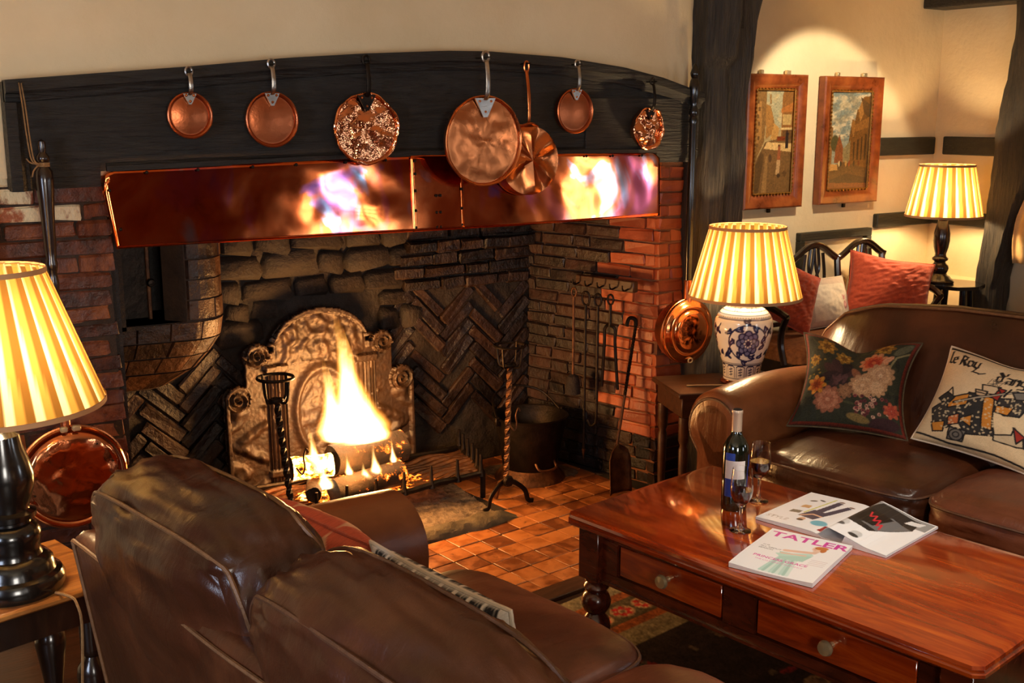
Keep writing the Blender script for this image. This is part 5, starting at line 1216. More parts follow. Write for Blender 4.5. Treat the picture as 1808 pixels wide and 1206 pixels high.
# closed magazine
M['paper'] = mat('paper', [(226, 224, 226), (236, 234, 236)], .5, scale=30)
cv = Canvas(22.5, 29, 200, 240, (238, 238, 240)); PK = (206, 60, 160)
cv.text('TATLER', 1.2, 24.0, 5.0, PK, sx=1.22, bold=.025)
for k in range(9): cv.line([(9.5 + .5 * k, 12 + .2 * k), (8 + k * .9, 1.2)], .55, [(176, 214, 206), (150, 196, 186), (206, 228, 222)][k % 3], .9)
cv.poly([(8, 14.6), (16.5, 15.8), (15.5, 11), (9.5, 10)], (170, 210, 200)); cv.poly([(7.4, 13), (15.6, 17.4), (16.6, 16.2), (9, 11.4)], (186, 220, 212))
cv.line([(9, 16), (15.8, 18.2), (16.4, 21)], .9, (226, 190, 170)); cv.ell(15.8, 21.4, 1.5, 2.0, (230, 196, 176)); cv.ell(16.5, 22.4, 1.9, 1.3, (196, 120, 60), 20); cv.ell(17.4, 21, .8, 1.5, (186, 108, 54)); cv.ell(15.3, 20.7, .35, .15, (190, 50, 60)); cv.ell(15.2, 21.8, .3, .12, (60, 40, 40))
cv.line([(8.8, 13.8), (14.6, 15.2)], .5, (228, 196, 178))
cv.text('THE', 2.2, 16.4, 1.2, (60, 60, 70)); cv.text('ALL ABOUT', 2.2, 15.1, 1.1, (60, 60, 70)); cv.text('SEASON', 2.2, 13.9, 1.1, (60, 60, 70))
cv.text('PRINCESS GRACE', 3.0, 8.2, 1.9, PK, bold=.02); cv.text('THE LAST GREAT ROMANCE', 4.2, 6.6, 1.0, (220, 140, 190))
for k in range(4): cv.line([(17, 13.5 - k * 1.1), (21.2, 13.5 - k * 1.1)], .14, (206, 186, 190))
mg = thing('magazine', 'closed glossy magazine with pink title and woman in pale green dress', 'magazine', W2(2.360, 1.546, .5034), AL)
TLc, TRc, BRc_, BLc_ = (Vector(p) - Vector((2.360, 1.546)) for p in ((2.482, 1.692), (2.535, 1.473), (2.243, 1.405), (2.194, 1.624)))
def mq(u, v, z): p = BLc_.lerp(BRc_, u).lerp(TLc.lerp(TRc, u), v); return (p.x, p.y, z)
def mz(u, v): return .0135 - .004 * math.sin(u * PI) * (1 - v) + .0015 * math.sin(v * 5)
mb = MB(); canvas_sheet(mb, cv, lambda u, v: mq(u, v, mz(u, v))); mb.build('cover', M['print_gloss'], mg, ang=180)
mb = MB(); N = 12; per = [(k / N, 0) for k in range(N)] + [(1, k / N) for k in range(N)] + [(1 - k / N, 1) for k in range(N)] + [(0, 1 - k / N) for k in range(N)]
mb.loft([[mq(.5 + (u - .5) * .995, .5 + (v - .5) * .995, .001 + (mz(u, v) - .0015) * t) for u, v in per] for t in (0, .33, .66, 1)], cap=False); mb.build('pages', M['paper'], mg, ang=40)
# open magazine
cv = Canvas(40, 29, 220, 160, (240, 240, 242))
NV = (58, 56, 84)
cv.poly([(8, 9), (13.4, 8), (15.2, 14.6), (9.4, 15.6)], NV); cv.poly([(10, 15), (12.4, 15), (13.2, 25), (11.2, 25.6)], NV); cv.poly([(13, 14.6), (15.2, 14.2), (17.2, 22.8), (15.4, 23.6)], NV); cv.ell(10.6, 6.8, 1.1, 1.5, (214, 170, 140)); cv.ell(10.6, 5.9, 1.1, .8, (70, 50, 36)); cv.ell(12.2, 26, 1, .5, (110, 60, 30)); cv.ell(16.6, 23.8, 1, .5, (110, 60, 30)); cv.line([(8.8, 9.4), (11, 12), (14, 11.4)], .5, (220, 176, 146))
cv.ell(16.2, 6.6, 2.6, 2.2, (110, 184, 206)); cv.poly([(4.4, 10), (7.4, 10.6), (7.2, 13), (4.2, 12.4)], (120, 112, 100)); cv.poly([(4.6, 15.6), (7.4, 15.8), (7, 18.4), (4.8, 18)], (206, 160, 110)); cv.ell(5, 22.4, 1.2, .6, (90, 80, 70), 30); cv.ell(7, 24, 1.2, .5, (60, 60, 60), -20); cv.line([(8.2, 12), (9.8, 27)], .3, (206, 206, 70))
cv.text('STYLE', 1.2, 3.0, 2.6, (170, 160, 150)); cv.poly([(18.4, 2), (20, 2), (20, 7), (18.6, 6)], (150, 30, 40))
cv.rect(20.2, 22, 39.6, 28.6, (150, 150, 150)); cv.poly([(22, 10), (30, 9), (37, 20), (36, 27), (24, 28), (21.4, 20)], (40, 40, 42)); cv.poly([(26, 12), (31, 11), (36.6, 20), (30, 22)], (110, 110, 112)); cv.poly([(23, 13), (29, 12.6), (31, 21), (24, 22)], (26, 26, 28)); cv.ell(23, 7.6, 1.9, 2.3, (206, 206, 206)); cv.ell(22.6, 6, 1.9, 1.2, (90, 90, 92)); cv.ell(29, 4.2, 1.6, 2, (200, 200, 200)); cv.ell(28.8, 2.8, 1.6, 1, (60, 60, 60))
cv.line([(25, 20), (26, 17), (27, 19), (27.8, 15.4), (28.8, 17.6), (29.6, 13.6), (30.4, 15.6), (31, 12.4)], .28, (206, 40, 56)); cv.poly([(33, 23), (37, 24), (37.6, 27), (33.6, 26)], (226, 226, 226))
cv.rect(19.8, 0, 20.3, 29, (170, 168, 170), .7)
om = thing('open_magazine', 'open magazine lying face up with fashion photographs on both pages', 'magazine', W2(2.69, 1.59, .5034), AL)
def oz(u): return interp(u, [0, .12, .3, .45, .495, .5, .505, .56, .68, .85, 1], [.008, .010, .013, .014, .010, .006, .012, .040, .030, .012, .007])
ozs = [sum(oz(min(max(k / 200 + d / 100, 0), 1)) for d in (-2, -1, 0, 1, 2)) / 5 for k in range(201)]
def oq(u, v, z): return ((v - .5) * .30 + .0 + .02 * (u - .5), .20 - u * .40 + .012 * (v - .5), z)
mb = MB(); canvas_sheet(mb, cv, lambda u, v: oq(u, v, ozs[int(u * 200)])); mb.build('spread', M['print_gloss'], om, ang=180)
mb = MB(); N = 40; mb.loft([[oq(k / N, 0, .0005), oq(k / N, 1, .0005), oq(k / N, 1, max(ozs[int(k / N * 200)] - .0012, .001) if not .5 < k / N < .7 else .004), oq(k / N, 0, max(ozs[int(k / N * 200)] - .0012, .001) if not .5 < k / N < .7 else .004)] for k in range(N + 1)]); mb.build('pages', M['paper'], om)

# ================================================================== RUG
cv = Canvas(1.85, 2.5, 230, 300, (40, 26, 20)); r = random.Random(6)
rw, rh = 1.85, 2.5
def band(d0, d1, col):
    for a in ((d0, d0, rw - d0, d1), (d0, rh - d1, rw - d0, rh - d0), (d0, d0, d1, rh - d0), (rw - d1, d0, rw - d0, rh - d0)): cv.rect(*a, col)
cv.rect(0, 0, rw, rh, (116, 104, 76)); band(.0, .075, (118, 106, 80)); band(.075, .115, (120, 62, 28)); band(.115, .24, (70, 58, 36)); band(.24, .28, (124, 64, 28)); band(.28, .37, (112, 98, 68)); cv.rect(.37, .37, rw - .37, rh - .37, (36, 24, 20))
def flower(x, y):
    cv.ell(x, y, .05, .043, (150, 116, 78)); 
    for k in range(6): cv.ell(x + .028 * math.cos(k * PI / 3), y + .024 * math.sin(k * PI / 3), .014, .012, (150, 30, 26))
    cv.ell(x, y, .010, .010, (96, 70, 44))
for k in range(15):
    flower(.18 + k * (rw - .36) / 14, rh - .178); flower(.18 + k * (rw - .36) / 14, .178)
for k in range(19): flower(.178, .3 + k * .105); flower(rw - .178, .3 + k * .105)
for k in range(70):
    x, y = r.uniform(.45, rw - .45), r.uniform(.45, rh - .45); c = r.choice([(110, 84, 56), (120, 30, 26), (84, 66, 46), (54, 62, 48), (96, 70, 50)]); cv.ell(x, y, r.uniform(.015, .04), r.uniform(.01, .03), c, r.uniform(0, 180), .8)
    if k % 3 == 0: cv.ring(x, y, .035, .03, .008, (120, 92, 60))
cv.speckle(.22, 5); cv.speckle(.15, 6, 3)
rug = MB(); canvas_sheet(rug, cv, lambda u, v: (lerp(-rw / 2, rw / 2, u), lerp(-rh / 2, rh / 2, v), .004 + .0015 * nz(u * 9, v * 12, 0)))
rug = rug.build('rug', M['print_rug'], ang=180); tag(rug, 'worn patterned rug with red flower border under the coffee table', 'rug'); rug.location = W2(2.48, 1.27, -.002); rug.rotation_euler = (0, 0, AL)
MB().box(-rw / 2, rw / 2, -rh / 2, rh / 2, -.006, .0015).build('backing', M['rush'], rug)
# ================================================================== LAMPS AND THEIR TABLES
def shade_mat():
    m = bpy.data.materials.new('pleated_silk'); m.use_nodes = True; nt = m.node_tree; nt.nodes.remove(nt.nodes['Principled BSDF']); L = nt.links.new
    a = nd(nt, 'ShaderNodeAttribute', attribute_name='Col'); d = nd(nt, 'ShaderNodeBsdfDiffuse'); t = nd(nt, 'ShaderNodeBsdfTranslucent'); mx = nd(nt, 'ShaderNodeMixShader', i_0=.55)
    L(a.outputs['Color'], d.inputs['Color']); L(a.outputs['Color'], t.inputs['Color']); L(d.outputs[0], mx.inputs[1]); L(t.outputs[0], mx.inputs[2]); L(mx.outputs[0], nt.nodes['Material Output'].inputs['Surface']); return m
M['shade'] = shade_mat(); M['shade_trim'] = mat('shade_trim', [(176, 128, 84)], .8)
def bulb_mat(strength):
    m = bpy.data.materials.new('bulb'); m.use_nodes = True; nt = m.node_tree; b = nt.nodes['Principled BSDF']; b.inputs['Emission Color'].default_value = (1, .70, .36, 1); b.inputs['Emission Strength'].default_value = strength; return m
def shade(t, z0, z1, r0, r1, n, watt):
    mb = MB(); per = 12; N = n * per; rows = 6
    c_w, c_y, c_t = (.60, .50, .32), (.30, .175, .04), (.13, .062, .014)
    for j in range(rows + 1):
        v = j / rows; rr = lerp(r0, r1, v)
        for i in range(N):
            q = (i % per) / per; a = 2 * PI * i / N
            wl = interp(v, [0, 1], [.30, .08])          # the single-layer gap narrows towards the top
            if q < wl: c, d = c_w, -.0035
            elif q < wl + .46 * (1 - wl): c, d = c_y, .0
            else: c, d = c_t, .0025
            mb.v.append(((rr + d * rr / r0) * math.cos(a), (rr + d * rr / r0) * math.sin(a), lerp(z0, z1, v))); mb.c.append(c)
    for j in range(rows):
        for i in range(N): mb.f.append((j * N + i, j * N + (i + 1) % N, (j + 1) * N + (i + 1) % N, (j + 1) * N + i))
    s = mb.build('lamp_shade', M['shade'], t, ang=15)
    for z, rr in ((z0, r0), (z1, r1)): MB().lathe([(rr + .002, z - .006), (rr + .004, z - .006), (rr + .004, z + .006), (rr + .002, z + .006), (rr + .002, z - .006)], 72, cap=False).build('trim_band', M['shade_trim'], s)
    zb = lerp(z0, z1, .42); rb = .026
    MB().lathe([(0, zb - .04), (.014, zb - .04), (.015, zb - .02), (rb * .9, zb - .008), (rb, zb + .005), (rb * .8, zb + .022), (0, zb + .03)], 20).build('bulb', bulb_mat(watt / (PI * 4 * PI * rb * rb)), t)
    return s
def lamp_cord(t, pts, m='rope'): MB().tube(smooth_path(pts, 6), .0035, 6).build('cord', M[m], t)
# left lamp
TB = (.30, 2.80); lt = thing('side_table', 'worn oak side table with turned legs under the black-based lamp', 'side table', (*TB, 0), R(13))
MB().box(-.36, .25, -.185, .19, .502, .522, .006).build('table_top', M['oak'], lt)
MB().box(-.33, .215, -.155, -.14, .42, .503).box(-.33, .215, .14, .155, .42, .503).box(.20, .215, -.155, .155, .42, .503).box(-.33, -.315, -.155, .155, .42, .503).build('apron', M['dark_turned'], lt)
for x in (-.3, .185):
    for y in (-.125, .125):
        MB().lathe([(.0, 0), (.018, 0), (.03, .02), (.034, .04), (.02, .06), (.016, .075), (.020, .10), (.026, .16), (.036, .235), (.040, .265), (.036, .29), (.022, .31), (.018, .318), (.024, .328), (.026, .34), (.026, .50)], 20, TR(x, y, 0)).build('leg', M['dark_turned'], lt)
t = thing('table_lamp', 'table lamp with black turned base and pleated shade on worn oak table', 'lamp', (.352, 2.755, .522), 0, 'pleated table lamps')
MB().lathe([(0, 0), (.112, 0), (.117, .012), (.117, .028), (.110, .042), (.097, .047), (.095, .052), (.092, .072), (.080, .085), (.070, .089), (.068, .095), (.064, .112), (.069, .128), (.070, .145), (.062, .162), (.050, .170), (.049, .176), (.063, .183), (.064, .196), (.050, .203), (.050, .212), (.058, .235), (.066, .262), (.066, .29), (.057, .325), (.047, .355), (.042, .385), (.030, .392), (.022, .40), (.012, .41), (.011, .46), (0, .46)], 40).build('base', M['black_turned'], t)
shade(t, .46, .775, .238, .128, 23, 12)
lamp_cord(t, [(.075, -.095, .006), (.10, -.14, .006), (.108, -.165, -.005), (.112, -.18, -.06), (.10, -.175, -.25), (.09, -.16, -.5)])
# ginger jar lamp
st = thing('side_table', 'small dark oak side table between brick pier and sofa arm', 'side table', (3.205, 3.288, 0), R(-20))
MB().box(-.27, .2, -.16, .16, .525, .547, .004).build('table_top', M['oak_dark'], st)
MB().box(-.25, .18, -.14, .14, .44, .526, .004).build('apron', M['oak_dark'], st)
for x in (-.23, .16):
    for y in (-.12, .12): MB().lathe([(.018, 0), (.022, .03), (.014, .05), (.016, .1), (.018, .2), (.02, .3), (.014, .32), (.022, .34), (.022, .44)], 16, TR(x, y, 0)).build('leg', M['oak_dark'], st)
t = thing('table_lamp', 'blue and white ginger jar lamp with pleated yellow shade', 'lamp', (3.258, 3.252, .547), 0, 'pleated table lamps')
MB().lathe([(0, 0), (.085, 0), (.088, .006), (.084, .014), (.078, .018), (0, .018)], 40).build('foot', M['mahogany_dark'], t)
JP = [(.076, .018), (.076, .03), (.078, .06), (.082, .085), (.092, .115), (.106, .16), (.116, .205), (.120, .24), (.117, .268), (.106, .292), (.086, .312), (.062, .326), (.056, .338), (.058, .352), (.050, .356)]
cv = Canvas(36, 18, 240, 130, (228, 222, 206)); BL = (32, 36, 72); r = random.Random(5)   # x: round the jar, y: height .018-.356
def Y_(z): return (z - .018) / .338 * 18
for z, wd in ((.088, .14), (.094, .14), (.28, .14), (.298, .14), (.312, .10), (.028, .12), (.34, .12)): cv.line([(0, Y_(z)), (36, Y_(z))], wd, BL)
cv.rect(0, Y_(.282), 36, Y_(.296), (120, 128, 150), .8)
for k in range(60): cv.ell(k * .6 + .3, Y_(.289), .2, .2, (222, 218, 206), al=.9)
for k in range(12):
    x = k * 3 + .3; a, b = Y_(.034), Y_(.082); cv.line([(x, a), (x, b - .3), (x + .4, b), (x + 2, b), (x + 2.4, b - .3), (x + 2.4, a)], .14, BL); cv.line([(x + 1.2, a + .3), (x + 1.2, b - .4)], .12, BL)
    for q in range(3): cv.line([(x + .7, a + .5 + q * .6), (x + 1.7, a + .7 + q * .6)], .14, BL)
def peony(x, y, s):
    for lay in range(3):
        for k in range(8):
            a = k * PI / 4 + lay * .4; q = s * (1 - lay * .3); cv.ell(x + q * .62 * math.cos(a), y + q * .62 * math.sin(a) * 1.2, q * .36, q * .42, BL); cv.ell(x + q * .66 * math.cos(a), y + q * .66 * math.sin(a) * 1.2, q * .2, q * .24, (112, 116, 146) if lay < 2 else (214, 208, 196))
    cv.ell(x, y, s * .2, s * .24, BL)
for x in (6, 18, 30):
    y = Y_(.185); pts = [(x + 6 * q / 12 - 0 + 2.6 * math.cos(q * .52) - 3, y + 3.9 * math.sin(q * .55)) for q in range(13)]
    cv.line([(x + 4.1 * math.cos(a), y + 4.1 * math.sin(a)) for a in [2 * PI * q / 24 for q in range(21)]], .2, BL); cv.line([(x + 3.3, y), (x + 5, y + 2.4), (x + 6, y + 4)], .2, BL); cv.line([(x - 3.3, y), (x - 5, y - 2.4), (x - 6, y - 3.6)], .13, BL)
    peony(x, y, 2.7)
    for k in range(13):
        a = 2 * PI * k / 13 + .2; rr = 1.14 if k % 2 else .84; px, py = x + 4.1 * rr * math.cos(a), y + 4.1 * rr * math.sin(a); ag = math.degrees(a) + 50
        cv.ell(px, py, 1.05, .5, BL, ag); cv.ell(px + .3, py + .3, .8, .38, BL, ag + 60); cv.ell(px, py, .4, .1, (130, 134, 160), ag)
    for dx, dy in ((5, 2.6), (5.6, -2.4), (-5, -2.8)): cv.ell(x + dx, y + dy, 1, .5, BL, 40); cv.ell(x + dx + .5, y + dy - .5, .8, .4, BL, -30)
for k in range(9):
    x = k * 4 + 1; cv.line([(x + q * .35, Y_(.318) + .35 * math.sin(q)) for q in range(9)], .09, (90, 96, 124))
mb = MB(); N = 240
for j in range(130):
    z = lerp(.018, .356, j / 129); rr = interp(z, [p[1] for p in JP], [p[0] for p in JP])
    for i in range(N): a = 2 * PI * i / N; mb.v.append((rr * math.cos(a), rr * math.sin(a), z)); mb.c.append(tuple(cv.a[j, i]))
for j in range(129):
    for i in range(N): mb.f.append((j * N + i, j * N + (i + 1) % N, (j + 1) * N + (i + 1) % N, (j + 1) * N + i))
j_ = mb.build('jar', M['print_china'], t, ang=180); j_.rotation_euler = (0, 0, R(-124 - 60))
MB().lathe([(.05, .356), (.03, .362), (.012, .37), (.011, .42), (0, .42)], 20).build('fitting', M['brass'], t)
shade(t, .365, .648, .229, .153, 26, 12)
lamp_cord(t, [(-.06, -.05, .004), (-.12, -.02, .006), (-.20, .03, .006), (-.25, .06, .004)], 'brass')
# far lamp on a small stool-like table
ft = thing('side_table', 'small black table with splayed turned legs in the alcove corner', 'side table', (5.45, 3.81, 0), R(20))
MB().prism([(.155 * math.cos(a) * 1.1, .16 * math.sin(a)) for a in [2 * PI * k / 8 + PI / 8 for k in range(8)]], .692, .712, 'z').build('table_top', M['black_turned'], ft, False)
for k in range(4):
    a = k * PI / 2 + PI / 4; c, s = math.cos(a), math.sin(a); MB().lathe([(.012, 0), (.014, .1), (.02, .2), (.013, .3), (.016, .4), (.022, .5), (.014, .54), (.022, .56), (.02, .70)], 14, TR(.15 * c, .15 * s, 0) @ Matrix.Rotation(-.08, 4, Vector((-s, c, 0)))).build('leg', M['black_turned'], ft)
t = thing('table_lamp', 'table lamp with dark baluster base and pleated shade in the alcove', 'lamp', (5.385, 3.87, .712), 0, 'pleated table lamps')
MB().lathe([(0, 0), (.082, 0), (.084, .012), (.078, .022), (.066, .028), (.058, .04), (.046, .046), (.040, .056), (.046, .068), (.05, .085), (.046, .10), (.034, .112), (.030, .12), (.042, .13), (.044, .14), (.032, .152), (.030, .165), (.040, .20), (.046, .24), (.044, .28), (.034, .32), (.026, .35), (.03, .358), (.03, .368), (.02, .374), (.010, .38), (.010, .43), (0, .43)], 32).build('base', M['dark_turned'], t)
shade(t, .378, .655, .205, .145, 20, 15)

# ================================================================== SETTEE IN THE ALCOVE
se = thing('settee', 'triple shield-back mahogany settee with patterned seat in the alcove', 'settee', (4.64, 3.9, 0))
x0, x1 = 4.06 - 4.64, 5.22 - 4.64; SX = x0; wdt = (x1 - x0) / 3
mb = puff((.57, .22, .05), 8, (0, 0, .2), 14, .003); mb.v = [(p[0], p[1] - .0, p[2] + .455) for p in mb.v]; mb.build('seat', M['pattern_seat'], se, ang=180)
MB().box(x0, x1, -.225, -.20, .36, .43, .004).box(x0, x1, .18, .2, .36, .43, .004).box(x0, x0 + .02, -.22, .2, .36, .43, .004).box(x1 - .02, x1, -.22, .2, .36, .43, .004).build('seat_rail', M['dark_turned'], se)
for k in range(4):
    x = x0 + .02 + k * (x1 - x0 - .04) / 3
    MB().box(x - .02, x + .02, -.225, -.185, 0, .43, .004).build('leg', M['dark_turned'], se)
    MB().tube(smooth_path([(x, .19, 0), (x, .185, .42), (x, .20, .65), (x, .225, .87)], 5), .019, 8).build('back_post', M['dark_turned'], se)
MB().box(x0, x1, -.215, -.195, .10, .13, .003).build('stretcher', M['dark_turned'], se)
pts = []
for k in range(61):
    u = k / 60 * 3; q = u - int(min(u, 2.999)); pts.append((x0 + u * wdt, .225, .862 + .085 * math.sin(PI * q) ** 1.4))
MB().tube(pts, .019, 8, flat=.8).tube([(p[0], p[1] - .012, p[2] + .012) for p in pts], .007, 6).build('crest_rail', M['dark_turned'], se)
MB().box(x0, x1, .19, .215, .53, .555, .003).build('back_rail', M['dark_turned'], se)
for b in range(3):
    cx_ = x0 + (b + .5) * wdt; mb = MB()
    for s in (-1, 1):
        mb.tube(smooth_path([(cx_ + s * .02, .205, .55), (cx_ + s * .075, .212, .65), (cx_ + s * .085, .22, .78), (cx_ + s * .07, .225, .90)], 5), .010, 6)
        mb.tube(smooth_path([(cx_ + s * .01, .205, .55), (cx_ + s * .03, .212, .66), (cx_ + s * .01, .218, .74), (cx_ + s * .04, .222, .82), (cx_ + s * .03, .225, .925)], 5), .009, 6)
        mb.tube(smooth_path([(cx_ + s * .01, .205, .56), (cx_ + s * .055, .212, .68), (cx_ + s * .035, .218, .76), (cx_ + s * .012, .222, .84), (cx_, .225, .94)], 5), .008, 6)
    mb.build('splat', M['dark_turned'], se)
for s, x in ((-1, x0), (1, x1)):
    a = MB().tube(smooth_path([(x, .205, .70), (x + s * .03, .08, .72), (x + s * .035, -.08, .70), (x + s * .02, -.16, .665)], 6), .018, 8).build('arm', M['dark_turned'], se)
    MB().tube(smooth_path([(x + s * .02, -.16, .67), (x + s * .005, -.12, .60), (x, -.11, .52), (x, -.14, .42)], 6), .017, 8).build('arm_support', M['dark_turned'], a)
pillow('throw_cushion', 'orange-red woven cushion slumped at the alcove lamp end of the settee', .46, .36, .16, (5.025, 3.925, .70), (-22, 0, -36), None, M['red_weave'], M['red_weave'], pin=.06, roll=10, seed=3, fold=.14, chop=.02)
pillow('throw_cushion', 'orange-red woven cushion folded over the settee arm behind ginger jar lamp', .37, .34, .15, (4.31, 4.005, .723), (-22, 0, -8), None, M['red_weave'], M['red_weave'], pin=.06, roll=27, seed=9, fold=.16)
cv = Canvas(20, 16, 100, 80, (206, 184, 162)); cv.rect(0, 0, 20, 16, (196, 166, 146), .35); cv.rect(2.2, 2, 17.8, 13.6, (222, 204, 180))
PKc = (186, 96, 104); cv.ell(16.2, 6.4, 1.0, 1.5, PKc, al=.8); cv.ell(15.9, 8.6, .8, .7, PKc, al=.8); cv.poly([(15.2, 9), (15.4, 10), (15.8, 9.2)], PKc); cv.poly([(16.1, 9.2), (16.5, 10), (16.6, 9)], PKc); cv.line([(17, 5.6), (17.8, 7), (17.4, 8)], .2, PKc); cv.ell(16.2, 6.4, .5, .9, (214, 160, 150), al=.8); cv.speckle(.04, 2)
pillow('throw_cushion', 'small cream cushion embroidered with a pink cat on the settee', .31, .27, .12, (4.648, 4.034, .644), (-18, 0, -4), cv, M['print_cloth'], M['cream_cloth'], pin=.04, seed=5, back=(200, 180, 156))

# ================================================================== PICTURES
M['frame_wood'] = mat('frame_wood', [(84, 34, 12), (134, 62, 24), (164, 88, 36)], .3, scale=6, stretch=(2, 2, 2), coat=.3, rrange=(.25, .4)); M['gilt'] = mat('gilt', [(120, 78, 30), (170, 122, 54)], .35, .7, scale=40)
def picture(label, xc, zc, w_, h_, cv):
    t = thing('picture', label, 'picture', (xc, 4.262, zc - h_ / 2), 0, 'street scene paintings')
    fw_ = .078; prof = [(0, -.0), (0, -.040), (.008, -.046), (.03, -.044), (.055, -.034), (.066, -.026), (fw_, -.022), (fw_, 0)]
    mb = MB(); corners = [(-w_ / 2, 0, 1, 1), (w_ / 2, 0, -1, 1), (w_ / 2, h_, -1, -1), (-w_ / 2, h_, 1, -1)]; rings = [[(x + sx * d, y, z + sz * d) for d, y in prof] for x, z, sx, sz in corners]; rings.append(rings[0]); mb.loft(rings, cap=False)
    fr = mb.build('frame', M['frame_wood'], t, ang=30)
    g = MB(); a, b = w_ / 2 - fw_, h_ - fw_; n = 26
    g.tube([(-a, -.026, fw_), (a, -.026, fw_)], .006, 6).tube([(-a, -.026, b), (a, -.026, b)], .006, 6).tube([(-a, -.026, fw_), (-a, -.026, b)], .006, 6).tube([(a, -.026, fw_), (a, -.026, b)], .006, 6)
    for k in range(n):
        z = lerp(fw_, b, (k + .5) / n)
        for x in (-a - .004, a + .004): g.box(x - .004, x + .004, -.036, -.026, z - .004, z + .004)
    for k in range(12):
        x = lerp(-a, a, (k + .5) / 12)
        for z in (fw_ - .004, b + .004): g.box(x - .004, x + .004, -.036, -.026, z - .004, z + .004)
    g.build('beading', M['gilt'], fr)
    mb = MB(); canvas_sheet(mb, cv, lambda u, v: (lerp(-a, a, u), -.018, lerp(fw_, b, v))); mb.build('canvas', M['print_painting'], t, ang=180)
    MB().box(-.03 + w_ * .25, w_ * .25 + .0, -.02, 0, h_, h_ + .022, .002).build('hanger', M['brass'], t); MB().box(-w_ * .25, -w_ * .25 + .02, -.02, 0, h_, h_ + .022, .002).build('hanger', M['brass'], t); MB().box(-.01, .01, -.015, 0, -.025, 0, .002).build('fixing', M['iron'], t)
    return t
c1 = Canvas(10, 22, 90, 190, (176, 160, 120)); c1.rect(0, 14, 10, 22, (170, 172, 148)); c1.clouds((206, 190, 150), 3, .9, .7, 14)
c1.poly([(0, 22), (2.8, 22), (3, 17), (2.6, 11), (0, 6)], (136, 104, 62)); c1.poly([(0, 20), (1.6, 19.6), (2, 12), (0, 9)], (168, 128, 76)); c1.poly([(2.8, 19), (4, 18.6), (5, 15.6), (5.6, 13.4), (3, 11.6)], (166, 124, 70)); c1.poly([(3.6, 21), (3.8, 19), (4.2, 19), (4.1, 21)], (150, 120, 76)); c1.poly([(5, 15), (6.4, 14), (6.2, 11.6), (4.2, 11.4)], (186, 146, 86))
c1.poly([(7, 20.6), (7.4, 22), (10, 22), (10, 11), (7, 11)], (142, 100, 56)); c1.poly([(6.8, 18), (10, 19.4), (10, 17.4), (6.8, 17.2)], (176, 116, 62)); c1.rect(7.3, 14.6, 9.6, 16.8, (186, 162, 110)); c1.rect(7, 13.6, 10, 14, (212, 190, 140)); c1.rect(7.4, 11.4, 9.8, 13.4, (104, 76, 46))
c1.poly([(0, 0), (10, 0), (10, 11.4), (6, 11.6), (3, 11), (0, 6)], (120, 92, 58)); c1.poly([(2.6, 9.6), (10, 8.8), (10, 10.6), (3.4, 11)], (214, 184, 130)); c1.poly([(0, 0), (1.6, 0), (2.8, 8), (2, 9), (0, 5)], (92, 70, 44)); c1.poly([(2.4, 0), (3.8, 0), (3.8, 8), (3.2, 8)], (150, 118, 76))
c1.rect(6, 11.2, 8.2, 12.2, (120, 58, 30)); c1.rect(8.3, 9.6, 9, 13, (46, 40, 40)); c1.ell(8.6, 13.2, .3, .35, (60, 40, 34)); c1.poly([(6.2, 7), (7.2, 7), (7, 10.4), (6.4, 10.4)], (150, 90, 60)); c1.ell(6.6, 10.2, .25, .3, (90, 60, 44)); c1.poly([(6, 4), (6.9, 4), (7.2, 7.2), (6.2, 7.2)], (190, 160, 120)); c1.ell(4.4, 7.6, .4, .9, (86, 64, 46)); c1.ell(6.8, 3.8, .5, .5, (60, 44, 34)); c1.ell(8.4, 4.2, .5, .8, (96, 70, 44))
for k in range(7): c1.rect(.5 + .3 * (k % 2), 10 + k * 1.5, 1.1 + .3 * (k % 2), 10.8 + k * 1.5, (92, 66, 40), .8)
c1.a *= np.array((.85, .74, .6)); c1.speckle(.12, 1); c1.speckle(.10, 2, 3)
c2 = Canvas(10, 22, 90, 190, (150, 160, 150)); c2.rect(0, 11, 10, 22, (132, 150, 150)); c2.clouds((210, 200, 172), 7, .55, 1.0, 11); c2.clouds((226, 214, 186), 9, .8, .8, 12); c2.clouds((140, 136, 116), 5, .7, .6, 12)
c2.poly([(4.4, 0), (10, 0), (10, 21), (8.2, 20.8), (7.2, 17.6), (6.8, 18.2), (6.2, 15), (5.6, 15.8), (5, 11)], (124, 88, 46)); c2.poly([(7.4, 20.8), (10, 19), (10, 16), (8.6, 17)], (98, 74, 46)); c2.poly([(7, 17.8), (7.8, 20), (8.4, 17), (7.6, 15)], (170, 126, 70)); c2.poly([(5.4, 14.6), (6, 16), (6.6, 14), (6, 11.6)], (156, 112, 60)); c2.poly([(6.6, 14.6), (10, 16.4), (10, 14), (6.6, 13)], (150, 106, 56))
for k in range(4): c2.rect(6.2 + k * .95, 6.6, 6.6 + k * .95, 10.6 + k * .6, (70, 54, 36), .9)
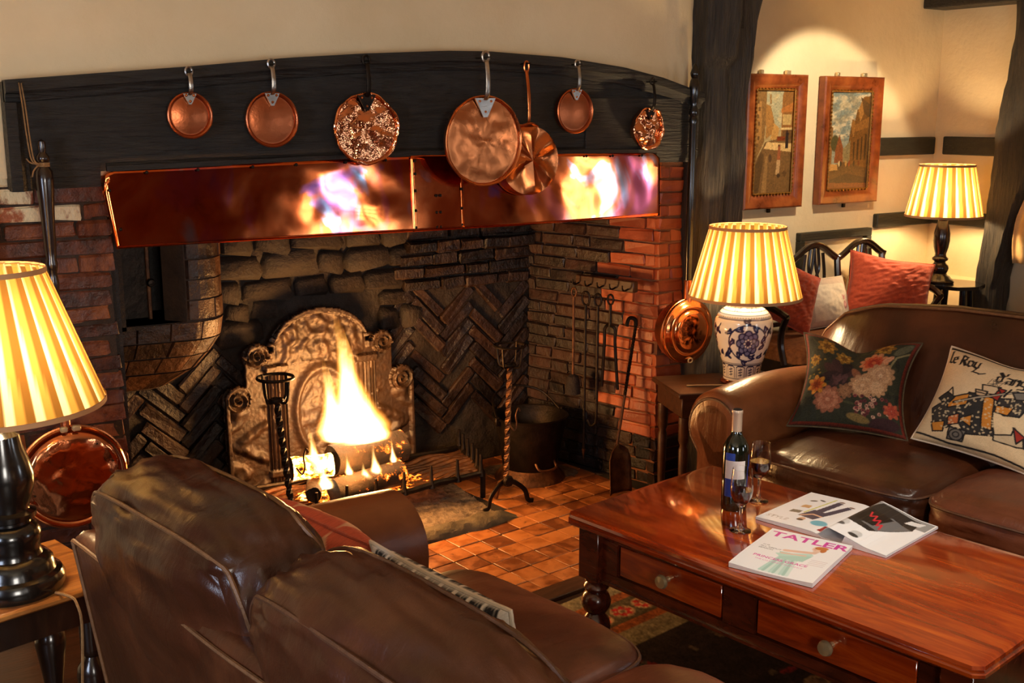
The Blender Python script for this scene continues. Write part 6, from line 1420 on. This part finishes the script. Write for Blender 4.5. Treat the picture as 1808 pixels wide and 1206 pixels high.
c2.poly([(0, 5), (.9, 5.4), (.9, 14), (0, 14.6)], (150, 110, 64)); c2.ell(1.6, 10.4, 1.1, 2, (86, 84, 54)); c2.poly([(1.6, 6), (4, 6), (3.8, 9), (2.6, 12.4), (1.8, 9)], (142, 84, 50)); c2.poly([(3.6, 9), (5.4, 11), (5.4, 6), (3.8, 6)], (140, 130, 96)); c2.poly([(0, 0), (10, 0), (10, 4.6), (4, 6.2), (0, 5.2)], (104, 78, 48)); c2.poly([(.2, 4.2), (2.6, 4.4), (2.4, 5.6), (.6, 5.8)], (206, 160, 96)); c2.poly([(0, 0), (10, 0), (10, 1.2), (0, 1.6)], (136, 84, 50)); c2.poly([(0, 2), (5, 3.6), (10, 2.4), (10, 1.2), (0, 1.6)], (78, 58, 38))
for x, c in ((2.9, (206, 190, 150)), (3.3, (60, 50, 40)), (4.6, (190, 150, 90)), (5.4, (150, 70, 40)), (6.6, (70, 56, 40)), (7.8, (110, 60, 36))): c2.ell(x, 5.8, .25, .7, c)
c2.a *= np.array((.82, .74, .62)); c2.speckle(.12, 3); c2.speckle(.10, 4, 3)
picture('street scene painting with cart and figures, wooden frame nearest the oak post', 4.41, 1.50, .44, .70, c1)
picture('street scene painting under cloudy sky in wooden frame beside timber rails', 5.005, 1.50, .485, .695, c2)

# ================================================================== CURTAIN at the far side of the crooked post, hung from a rail
CX = 5.555
def cedge(z): return interp(z, [.84, .95, 1.08, 1.3, 2.15], [3.545, 3.56, 3.55, 3.47, 3.42])
ct = thing('curtain', 'tan cloth curtain hanging beside the crooked oak post', 'curtain', (CX, 3.2, .84))
mb = MB(); mb.grid(lambda u, v: (.022 * math.sin(u * 34) * (.6 + .4 * (1 - v)), lerp(2.88, cedge(.84 + 1.31 * v), u) - 3.2, 1.31 * v + .012 * math.sin(u * 9) * (1 - v)), 90, 30)
o = mb.build('cloth', M['curtain'], ct, ang=180); md = o.modifiers.new('s', 'SOLIDIFY'); md.thickness = .004; md.offset = 0
for k in range(8):
    y = lerp(2.9, 3.4, k / 7) - 3.2; MB().tube([(.018 * math.cos(a), y, 1.325 + .018 * math.sin(a)) for a in [2 * PI * q / 14 for q in range(14)]], .0025, 6, closed=True).build('ring', M['brass'], ct)
cr = thing('curtain_rail', 'dark rail carrying the tan curtain below the ceiling', 'curtain rail', (CX, 3.1, 2.17))
MB().tube([(0, -.35, 0), (0, .34, 0)], .010, 10).build('rod', M['black_turned'], cr)
for y in (-.32, .32): MB().box(-.008, .008, y - .008, y + .008, .0, .132, .002).build('bracket', M['iron'], cr)
